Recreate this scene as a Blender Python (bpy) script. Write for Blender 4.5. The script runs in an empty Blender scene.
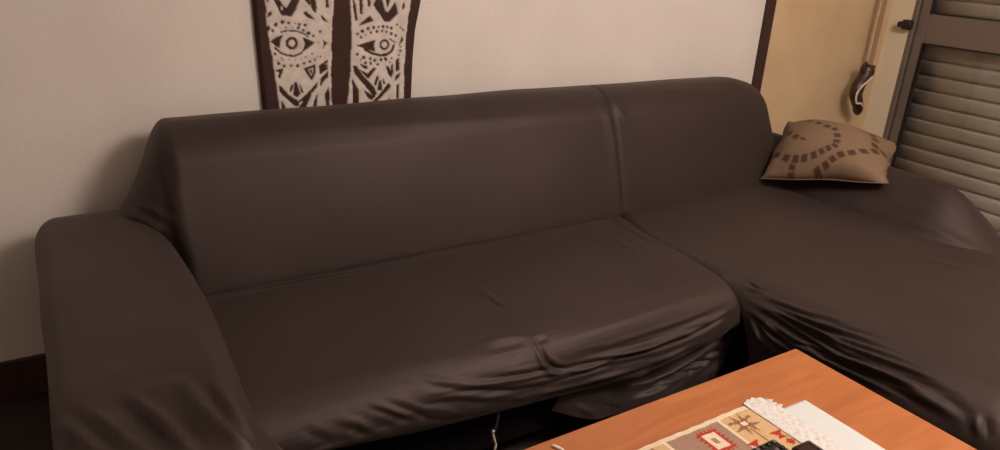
import bpy, math, random
import numpy as np
from mathutils import Vector, Matrix, noise

C = bpy.context.scene.collection
PI = math.pi
random.seed(7)

# ------------------------------------------------------------------ camera
CAM_H = 1.4
F_PX, PITCH, ROLL, YAW = 735.78, 0.376266, 0.05363, 0.575334
fw = Vector((math.sin(YAW)*math.cos(PITCH), math.cos(YAW)*math.cos(PITCH), -math.sin(PITCH)))
rt0 = Vector((math.cos(YAW), -math.sin(YAW), 0)); up0 = rt0.cross(fw)
rt = math.cos(ROLL)*rt0 + math.sin(ROLL)*up0
up = -math.sin(ROLL)*rt0 + math.cos(ROLL)*up0
cd = bpy.data.cameras.new('camera'); cam = bpy.data.objects.new('camera', cd); C.objects.link(cam)
cd.sensor_width = 36; cd.lens = F_PX*36/1000; cd.clip_start = .05
m = Matrix((rt, up, -fw)).transposed().to_4x4(); m.translation = Vector((0, 0, CAM_H))
cam.matrix_world = m
bpy.context.scene.camera = cam

# ------------------------------------------------------------------ materials
def lin(c):
    return tuple(((v/255)/12.92 if v/255 <= .04045 else ((v/255+.055)/1.055)**2.4) for v in c)
def mat(name, rgb, rough=.6, spec=.5, **k):
    m = bpy.data.materials.new(name); m.use_nodes = True
    b = m.node_tree.nodes['Principled BSDF']
    b.inputs['Base Color'].default_value = (*rgb, 1)
    b.inputs['Roughness'].default_value = rough
    b.inputs['Specular IOR Level'].default_value = spec
    for kk, v in k.items(): b.inputs[kk.replace('_', ' ')].default_value = v
    return m
def nodes(m): return m.node_tree.nodes, m.node_tree.links, m.node_tree.nodes['Principled BSDF']
def noise_tint(m, c1, c2, scale, detail=4, stretch=(1, 1, 1), lo=.35, hi=.65, distortion=0.):
    n, l, b = nodes(m)
    tc = n.new('ShaderNodeTexCoord'); mp = n.new('ShaderNodeMapping'); mp.inputs['Scale'].default_value = stretch
    t = n.new('ShaderNodeTexNoise'); t.inputs['Scale'].default_value = scale; t.inputs['Detail'].default_value = detail
    t.inputs['Distortion'].default_value = distortion
    r = n.new('ShaderNodeValToRGB'); r.color_ramp.elements[0].position = lo; r.color_ramp.elements[1].position = hi
    r.color_ramp.elements[0].color = (*c1, 1); r.color_ramp.elements[1].color = (*c2, 1)
    l.new(tc.outputs['Object'], mp.inputs['Vector']); l.new(mp.outputs[0], t.inputs['Vector'])
    l.new(t.outputs['Fac'], r.inputs[0]); l.new(r.outputs[0], b.inputs['Base Color'])
    return r
def noise_bump(m, scale, strength, dist=.002, detail=3, stretch=(1, 1, 1)):
    n, l, b = nodes(m)
    tc = n.new('ShaderNodeTexCoord'); mp = n.new('ShaderNodeMapping'); mp.inputs['Scale'].default_value = stretch
    t = n.new('ShaderNodeTexNoise'); t.inputs['Scale'].default_value = scale; t.inputs['Detail'].default_value = detail
    bp = n.new('ShaderNodeBump'); bp.inputs['Strength'].default_value = strength; bp.inputs['Distance'].default_value = dist
    l.new(tc.outputs['Object'], mp.inputs['Vector']); l.new(mp.outputs[0], t.inputs['Vector'])
    l.new(t.outputs['Fac'], bp.inputs['Height'])
    if b.inputs['Normal'].is_linked: l.new(b.inputs['Normal'].links[0].from_socket, bp.inputs['Normal'])
    l.new(bp.outputs[0], b.inputs['Normal'])

FAB = mat('brown_stretch_fabric', (.060, .040, .034), .58, .46, Sheen_Weight=.08, Sheen_Roughness=.5)
FAB.node_tree.nodes['Principled BSDF'].inputs['Sheen Tint'].default_value = (.9, .7, .6, 1)
FAB.node_tree.nodes['Principled BSDF'].inputs['Specular Tint'].default_value = (1, .80, .72, 1)
noise_tint(FAB, (.0175, .0112, .0098), (.0235, .0152, .0132), 5)
noise_bump(FAB, 900, .12, .0006)
noise_bump(FAB, 9, .25, .006)
BLACK = mat('black_base_fabric', (.005, .004, .004), .9, .1); noise_bump(BLACK, 300, .2)
WALL = mat('white_plaster', (.62, .56, .50), .9, .2)
noise_tint(WALL, (.65, .59, .53), (.695, .635, .57), 3); noise_bump(WALL, 60, .25, .003, 5)
WALLY = mat('yellow_plaster', (.60, .47, .27), .9, .2)
noise_tint(WALLY, (.56, .395, .225), (.62, .445, .26), 4); noise_bump(WALLY, 60, .25, .003, 5)
WALLJ = mat('cream_plaster', (.72, .62, .44), .85, .2); noise_bump(WALLJ, 60, .2, .003, 5)
CEIL = mat('ceiling_paint', (.7, .66, .6), .9, .2); noise_bump(CEIL, 80, .1)
FLOOR = mat('dark_floor_tiles', (.035, .025, .02), .5, .3); noise_tint(FLOOR, (.03, .021, .017), (.045, .032, .026), 6)
DARKW = mat('dark_brown_wood', (.045, .017, .012), .5, .4)
noise_tint(DARKW, (.035, .014, .010), (.055, .022, .016), 6, stretch=(6, 6, .6)); noise_bump(DARKW, 40, .15, .002, stretch=(6, 6, .5))
ALU = mat('bronze_aluminium', (.20, .16, .13), .45, .4, Metallic=.35); noise_bump(ALU, 200, .03)
SLAT = mat('beige_shutter_slats', (.42, .33, .25), .55, .4)
noise_tint(SLAT, (.56, .49, .42), (.63, .55, .48), 3, stretch=(1, 1, 6))
RUBBER = mat('black_plastic', (.012, .011, .011), .35, .5); noise_bump(RUBBER, 120, .05)
GLASS = bpy.data.materials.new('window_glass'); GLASS.use_nodes = True
def glass():
    n, l = GLASS.node_tree.nodes, GLASS.node_tree.links; n.remove(n['Principled BSDF'])
    t = n.new('ShaderNodeBsdfTransparent'); g = n.new('ShaderNodeBsdfGlossy'); g.inputs['Roughness'].default_value = .03
    fr = n.new('ShaderNodeMath'); fr.operation = 'MULTIPLY_ADD'; fr.inputs[1].default_value = .6; fr.inputs[2].default_value = .035
    lw = n.new('ShaderNodeLayerWeight'); lw.inputs[0].default_value = .5; pw = n.new('ShaderNodeMath'); pw.operation = 'POWER'; pw.inputs[1].default_value = 5
    l.new(lw.outputs['Facing'], pw.inputs[0]); l.new(pw.outputs[0], fr.inputs[0]); mx = n.new('ShaderNodeMixShader')
    t.inputs[0].default_value = (.96, .97, .96, 1)
    l.new(fr.outputs[0], mx.inputs[0]); l.new(t.outputs[0], mx.inputs[1]); l.new(g.outputs[0], mx.inputs[2])
    l.new(mx.outputs[0], n['Material Output'].inputs['Surface'])
glass()
WINB = mat('brown_winder_plastic', (.055, .022, .014), .4, .5); noise_bump(WINB, 30, .1)
CORD = mat('white_cord', (.62, .52, .42), .8, .2); noise_bump(CORD, 400, .3)
GREYC = mat('grey_cord', (.035, .035, .03), .8, .2); noise_bump(GREYC, 400, .3)
STRAP = mat('pinkish_brown_strap', (.36, .22, .13), .85, .2); noise_bump(STRAP, 500, .3, stretch=(1, 1, .3))
PAPER = mat('white_paper', (.62, .635, .62), .8, .2); noise_bump(PAPER, 20, .08)
LACE = mat('cream_crochet', (.78, .73, .64), .9, .1)
noise_tint(LACE, (.54, .50, .45), (.67, .65, .61), 110, 2, lo=.3, hi=.5); noise_bump(LACE, 160, .4, .002)

# table wood with grain along x
WOOD = mat('orange_cherry_veneer', (.50, .17, .055), .38, .45)
def wood():
    n, l, b = nodes(WOOD)
    tc = n.new('ShaderNodeTexCoord'); mp = n.new('ShaderNodeMapping'); mp.inputs['Scale'].default_value = (1.2, 7, 7)
    t = n.new('ShaderNodeTexNoise'); t.inputs['Scale'].default_value = 3; t.inputs['Detail'].default_value = 6; t.inputs['Distortion'].default_value = 1.2
    r = n.new('ShaderNodeValToRGB')
    e = r.color_ramp.elements; e[0].position = .25; e[0].color = (.37, .115, .034, 1); e[1].position = .75; e[1].color = (.48, .172, .058, 1)
    l.new(tc.outputs['Object'], mp.inputs['Vector']); l.new(mp.outputs[0], t.inputs['Vector']); l.new(t.outputs['Fac'], r.inputs[0])
    w = n.new('ShaderNodeTexWave'); w.wave_type = 'BANDS'; w.bands_direction = 'Y'
    w.inputs['Scale'].default_value = 2.0; w.inputs['Distortion'].default_value = 9; w.inputs['Detail'].default_value = 4; w.inputs['Detail Scale'].default_value = .8
    mp2 = n.new('ShaderNodeMapping'); mp2.inputs['Scale'].default_value = (.5, 3, 3)
    l.new(tc.outputs['Object'], mp2.inputs['Vector']); l.new(mp2.outputs[0], w.inputs['Vector'])
    r2 = n.new('ShaderNodeValToRGB'); q = r2.color_ramp.elements
    q[0].position = 0; q[0].color = (.80, .72, .66, 1); q[1].position = .22; q[1].color = (1, 1, 1, 1)
    l.new(w.outputs['Fac'], r2.inputs[0])
    mx = n.new('ShaderNodeMix'); mx.data_type = 'RGBA'; mx.blend_type = 'MULTIPLY'; mx.inputs[0].default_value = .3
    l.new(r.outputs[0], mx.inputs[6]); l.new(r2.outputs[0], mx.inputs[7]); l.new(mx.outputs[2], b.inputs['Base Color'])
wood()

def painted(name, rough=.8, speck=.0, bump=0.3, scale=90):
    """fabric / paint whose pigment comes from the mesh's own colour attribute"""
    m = mat(name, (1, 1, 1), rough, .2); n, l, b = nodes(m)
    a = n.new('ShaderNodeAttribute'); a.attribute_name = 'pigment'
    t = n.new('ShaderNodeTexNoise'); t.inputs['Scale'].default_value = scale; t.inputs['Detail'].default_value = 3
    tc = n.new('ShaderNodeTexCoord'); l.new(tc.outputs['Object'], t.inputs['Vector'])
    r = n.new('ShaderNodeValToRGB'); r.color_ramp.elements[0].position = .3; r.color_ramp.elements[1].position = .7
    v = 1-speck; r.color_ramp.elements[0].color = (v, v, v, 1); r.color_ramp.elements[1].color = (1, 1, 1, 1)
    l.new(t.outputs['Fac'], r.inputs[0])
    mx = n.new('ShaderNodeMix'); mx.data_type = 'RGBA'; mx.blend_type = 'MULTIPLY'; mx.inputs[0].default_value = 1
    l.new(a.outputs['Color'], mx.inputs[6]); l.new(r.outputs[0], mx.inputs[7]); l.new(mx.outputs[2], b.inputs['Base Color'])
    noise_bump(m, 500, bump, .0015)
    return m
MASKP = painted('carved_paint', .7, .24, .1, 28)
RUGP = painted('woven_wool', .95, .14, .4)
PILP = painted('pillow_fabric', .75, .12, .3)

# ------------------------------------------------------------------ mesh helpers
def link(name, me, m, parent=None, smooth=True):
    me.name = name
    o = bpy.data.objects.new(name, me); C.objects.link(o)
    if m is not None: me.materials.append(m)
    if smooth: me.polygons.foreach_set('use_smooth', [True]*len(me.polygons))
    if parent is not None:
        o.parent = parent
        o.matrix_parent_inverse = Matrix.Translation(-Vector(parent.location))
    return o
def thing(name, label, cat, loc=(0, 0, 0), group=None):
    o = bpy.data.objects.new(name, None); C.objects.link(o); o.location = loc; o.empty_display_size = .1
    o['label'] = label; o['category'] = cat
    if group: o['group'] = group
    return o
def tag(o, label, cat): o['label'] = label; o['category'] = cat; return o
def struct(o): o['kind'] = 'structure'; return o

def normals(V, F):
    n = np.zeros_like(V)
    a, b, c, d = (V[F[:, i]] for i in range(4))
    fn = np.cross(c-a, d-b)
    for i in range(4): np.add.at(n, F[:, i], fn)
    ln = np.linalg.norm(n, axis=1); ln[ln == 0] = 1
    return n/ln[:, None]
def to_mesh(V, F):
    me = bpy.data.meshes.new('m'); me.from_pydata(V.tolist(), [], F.tolist()); me.validate(); me.update(); return me
def grid_faces(nu, nv):
    i, j = np.meshgrid(np.arange(nu-1), np.arange(nv-1), indexing='ij')
    a = i*nv+j
    return np.stack([a, a+nv, a+nv+1, a+1], -1).reshape(-1, 4)

SHARP = .95
def wrinkle(V, N, ridges):
    """raise (amp>0) or sink folds along world-space polylines"""
    D = np.zeros(len(V))
    for (amp, w, pts) in ridges:
        P = np.array(pts, float); seg = np.linalg.norm(np.diff(P, axis=0), axis=1); tot = seg.sum(); acc = 0
        lo = P.min(0)-4*w; hi = P.max(0)+4*w
        idx = np.where(((V > lo) & (V < hi)).all(1))[0]
        if len(idx) == 0: continue
        best = np.full(len(idx), 9.); bt = np.zeros(len(idx)); bs = np.zeros(len(idx))
        for k in range(len(P)-1):
            a = P[k]; d = P[k+1]-a; L = seg[k]
            q = V[idx]-a; t = np.clip(q@d/(L*L), 0, 1)
            r = q-t[:, None]*d; dist = np.linalg.norm(r, axis=1)
            side = np.sign(np.einsum('ij,ij->i', np.cross(N[idx], d/L), r))
            u = dist < best
            best[u] = dist[u]; bt[u] = (acc+t[u]*L)/tot; bs[u] = side[u]
            acc += L
        s = best*bs
        taper = np.sin(PI*np.clip(bt*.94+.03, 0, 1))**1.1
        D[idx] += SHARP*amp*taper*(np.exp(-(np.abs(s)/w)**1.5)-.45*np.exp(-((s-1.7*w)/w)**2)-.25*np.exp(-((s+1.8*w)/w)**2))
    return V+N*D[:, None]

def lownoise(V, N, amp, scale, seed=0.):
    d = np.array([noise.noise(Vector((p[0]*scale+seed, p[1]*scale, p[2]*scale))) for p in V.tolist()])
    return V+N*(amp*d)[:, None]

def rounded_box(lo, hi, r, step):
    """closed quad box with rounded edges, evenly gridded"""
    lo = np.array(lo, float); hi = np.array(hi, float)
    n = [max(4, int(round((hi[i]-lo[i])/step))) for i in range(3)]
    key = {}; V = []; F = []
    def vid(i, j, k):
        q = (i, j, k)
        if q not in key:
            key[q] = len(V); V.append([lo[0]+(hi[0]-lo[0])*i/n[0], lo[1]+(hi[1]-lo[1])*j/n[1], lo[2]+(hi[2]-lo[2])*k/n[2]])
        return key[q]
    for ax in range(3):
        a, b = (ax+1) % 3, (ax+2) % 3
        for sidev in (0, n[ax]):
            for i in range(n[a]):
                for j in range(n[b]):
                    q = []
                    for (di, dj) in ((0, 0), (1, 0), (1, 1), (0, 1)):
                        c = [0, 0, 0]; c[ax] = sidev; c[a] = i+di; c[b] = j+dj; q.append(vid(*c))
                    F.append(q if sidev else q[::-1])
    V = np.array(V); F = np.array(F)
    rr = np.minimum(np.array(r if hasattr(r, '__len__') else [r]*3, float), (hi-lo)/2-1e-4)
    c = np.clip(V, lo+rr, hi-rr); d = (V-c)/rr
    # map cube-corner offsets to a round one
    ln = np.linalg.norm(d, axis=1); mx = np.abs(d).max(1)
    s = np.where(ln > 1e-9, mx/np.maximum(ln, 1e-9), 0)
    return c+d*s[:, None]*rr, F
def box(lo, hi, r=0.):
    if r == 0:
        x0, y0, z0 = lo; x1, y1, z1 = hi
        V = np.array([(x, y, z) for z in (z0, z1) for y in (y0, y1) for x in (x0, x1)], float)
        F = np.array([(0, 2, 3, 1), (4, 5, 7, 6), (0, 1, 5, 4), (2, 6, 7, 3), (0, 4, 6, 2), (1, 3, 7, 5)])
        return V, F
    return bevel_box(lo, hi, r)
def bevel_box(lo, hi, r):
    import bmesh
    bm = bmesh.new(); V, F = box(lo, hi)
    vs = [bm.verts.new(p) for p in V]
    for f in F: bm.faces.new([vs[i] for i in f])
    bmesh.ops.bevel(bm, geom=list(bm.edges), offset=r, segments=3, affect='EDGES', profile=.5)
    bm.normal_update(); bm.verts.ensure_lookup_table()
    V = np.array([v.co[:] for v in bm.verts]); F = [[v.index for v in f.verts] for f in bm.faces]
    bm.free(); return V, F
def mk(name, VF, m, parent=None, smooth=False):
    V, F = VF
    me = bpy.data.meshes.new(name); me.from_pydata([tuple(p) for p in V], [], [tuple(f) for f in F]); me.update()
    return link(name, me, m, parent, smooth)
def merge(*vfs):
    V = []; F = []
    for v, f in vfs:
        o = len(V); V += [tuple(p) for p in v]; F += [tuple(i+o for i in q) for q in f]
    return V, F
def tube(pts, rads, seg=10):
    pts = [Vector(p) for p in pts]; V = []; F = []
    if not hasattr(rads, '__len__'): rads = [rads]*len(pts)
    prev = None
    for i, p in enumerate(pts):
        d = (pts[min(i+1, len(pts)-1)]-pts[max(i-1, 0)]).normalized()
        a = (prev if prev else (Vector((0, 0, 1)) if abs(d.z) < .9 else Vector((1, 0, 0))))
        s = d.cross(a).normalized(); u = s.cross(d).normalized(); prev = u
        for k in range(seg):
            t = 2*PI*k/seg; V.append(tuple(p+rads[i]*(math.cos(t)*s+math.sin(t)*u)))
    n = len(pts)
    for i in range(n-1):
        for k in range(seg): F.append((i*seg+k, i*seg+(k+1) % seg, (i+1)*seg+(k+1) % seg, (i+1)*seg+k))
    F.append(tuple(range(seg))[::-1]); F.append(tuple((n-1)*seg+k for k in range(seg)))
    return V, F
def spline(pts, n=8):
    P = [Vector(p) for p in pts]; out = []
    for i in range(len(P)-1):
        p0 = P[max(i-1, 0)]; p1 = P[i]; p2 = P[i+1]; p3 = P[min(i+2, len(P)-1)]
        for k in range(n):
            t = k/n
            out.append(.5*((2*p1)+(p2-p0)*t+(2*p0-5*p1+4*p2-p3)*t*t+(3*p1-p0-3*p2+p3)*t**3))
    out.append(P[-1]); return out
def sm(t): t = np.clip(t, 0, 1); return t*t*(3-2*t)

# ------------------------------------------------------------------ room
YW, XW, ZC = 2.38, 4.0, 2.6
XL, YF = -1.7, -1.9
struct(mk('floor', box((XL, YF, -.06), (XW+.1, YW+.1, 0)), FLOOR))
struct(mk('ceiling', box((XL-.1, YF-.1, ZC), (XW+.1, YW+.1, ZC+.08)), CEIL))
struct(mk('wall_back', box((XL, YW, 0), (2.96, YW+.1, ZC)), WALL))
struct(mk('wall_back_right', box((3.01, YW+.012, 0), (XW+.1, YW+.1, ZC)), WALLY))
struct(mk('trim_1', box((2.955, YW-.018, 0), (3.012, YW+.1, ZC), .004), DARKW))
struct(mk('trim_2', box((3.012, YW+.002, 0), (3.034, YW+.03, ZC), .003), WALLJ))
struct(mk('wall_left', box((XL-.1, YF, 0), (XL, YW, ZC)), WALL))
struct(mk('wall_front', box((XL, YF-.1, 0), (XW+.1, YF, ZC)), WALL))
struct(mk('baseboard_back', box((XL, YW-.014, 0), (2.955, YW, .13), .004), DARKW))
# right wall round the balcony door opening
DY0, DY1, DZ = .55, 2.265, 2.15
struct(mk('wall_right', merge(box((XW, DY1, 0), (XW+.1, YW+.03, ZC)), box((XW, YF, 0), (XW+.1, DY0, ZC)), box((XW, DY0, DZ), (XW+.1, DY1, ZC))), WALLJ))
dr = bpy.data.objects.new('door_1', None); C.objects.link(dr); dr.location = (XW, 1.4, 0); dr['kind'] = 'structure'
e = .004
mk('door_frame', merge(box((XW-.005, DY1-.028, 0), (XW+.08, DY1-e, DZ-e), .004), box((XW-.005, DY0+e, 0), (XW+.08, DY0+.028, DZ-e), .004),
                       box((XW-.005, DY0+.028, DZ-.032), (XW+.08, DY1-.028, DZ-e), .004)), ALU, dr)
S0, S1 = DY0+.03, DY1-.032
mk('door_sash', merge(box((XW+.008, S1-.052, .01), (XW+.05, S1, DZ-.04), .005), box((XW+.008, S0, .01), (XW+.05, S0+.055, DZ-.04), .005),
                      box((XW+.008, S0+.055, .01), (XW+.05, S1-.052, .10), .004), box((XW+.008, S0+.055, .976), (XW+.05, S1-.052, 1.126), .004),
                      box((XW+.008, S0+.055, DZ-.10), (XW+.05, S1-.052, DZ-.04), .004)), ALU, dr)
gk = []
for (z0, z1) in ((.10, .976), (1.126, DZ-.10)):
    for a in (box((XW+.006, S1-.058, z0), (XW+.03, S1-.051, z1)), box((XW+.006, S0+.054, z0), (XW+.03, S0+.061, z1)),
              box((XW+.006, S0+.055, z1-.006), (XW+.03, S1-.052, z1+.0005)), box((XW+.006, S0+.055, z0-.0005), (XW+.03, S1-.052, z0+.006))): gk.append(a)
    mk('glass_pane', box((XW+.028, S0+.05, z0-.01), (XW+.032, S1-.047, z1+.01)), GLASS, dr)
mk('gasket', merge(*gk), RUBBER, dr)
# latch on the frame
mk('latch', merge(bevel_box((XW-.045, DY1-.02, 1.035), (XW-.004, DY1+.025, 1.085), .008), bevel_box((XW-.06, DY1-.035, 1.045), (XW-.035, DY1+.04, 1.075), .008)), RUBBER, dr)
# roller shutter outside the glass: curved slats, joined with dark slots
vs = []; fs = []
P_ = .0785
sv = []
k = 0; z = .02
while z < DZ-.02:
    prof = []
    for a in np.linspace(0, 1, 9):
        prof.append((XW+.102-.005*math.sin(PI*a)**.7, z+.006+a*(P_-.012)))
    prof.append((XW+.112, z+P_-.004)); prof.append((XW+.112, z+P_))
    o = len(vs)
    for (x, zz) in prof:
        for y in (DY0+.01, DY1-.01): vs.append((x, y, zz))
    for i in range(len(prof)-1): fs.append((o+2*i, o+2*i+2, o+2*i+3, o+2*i+1))
    if k:
        fs.append((o-2, o, o+1, o-1))
    z += P_; k += 1
sh = mk('roller_shutter', (vs, fs), SLAT, dr, True)
md = sh.modifiers.new('thickness', 'SOLIDIFY'); md.thickness = .006; md.offset = -1
struct(mk('wall_outside', box((XW+.13, DY0-.1, -.06), (XW+.15, DY1+.12, DZ+.1)), BLACK))

# ------------------------------------------------------------------ shutter strap and winder
w = thing('strap_winder', 'dark brown curved strap winder with a pale cord hanging on the yellow wall', 'strap winder', (3.83, YW, .5))
def wp(x, z, off): return (x, YW-off, z)
body = spline([wp(3.742, .848, .085), wp(3.745, .815, .09), wp(3.722, .785, .092), wp(3.694, .75, .094), wp(3.684, .71, .094), wp(3.708, .672, .092), wp(3.745, .632, .085), wp(3.778, .585, .07)], 7)
nb = len(body)
rad = np.interp(np.linspace(0, 1, nb), [0, .12, .3, .5, .75, .92, 1], [.030, .038, .032, .034, .030, .026, .012])
V, F = tube(body, [float(q) for q in rad], 14)
mk('winder_body', (V, F), WINB, w, True)
mk('winder_hook', merge(tube(spline([wp(3.715, .80, .10), wp(3.70, .83, .10), wp(3.692, .855, .098), wp(3.712, .868, .095), wp(3.725, .85, .095)]), .0075, 8),
                        tube(spline([wp(3.75, .84, .09), wp(3.785, .832, .09), wp(3.808, .846, .088)]), [.018-.0008*i for i in range(17)], 8)), WINB, w, True)
mk('cord', tube(spline([wp(3.745, .80, .128), wp(3.70, .778, .135), wp(3.662, .757, .135), wp(3.636, .715, .130), wp(3.650, .668, .130), wp(3.69, .662, .132), wp(3.72, .642, .125)], 8), .0055, 8), CORD, w, True)
mk('strap_guide', bevel_box((3.76, YW-.075, 2.24), (3.85, YW+.013, 2.34), .006), WINB, w)
mk('strap', bevel_box((3.778, YW-.070, .82), (3.816, YW-.066, 2.28), .001), STRAP, w)

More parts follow.
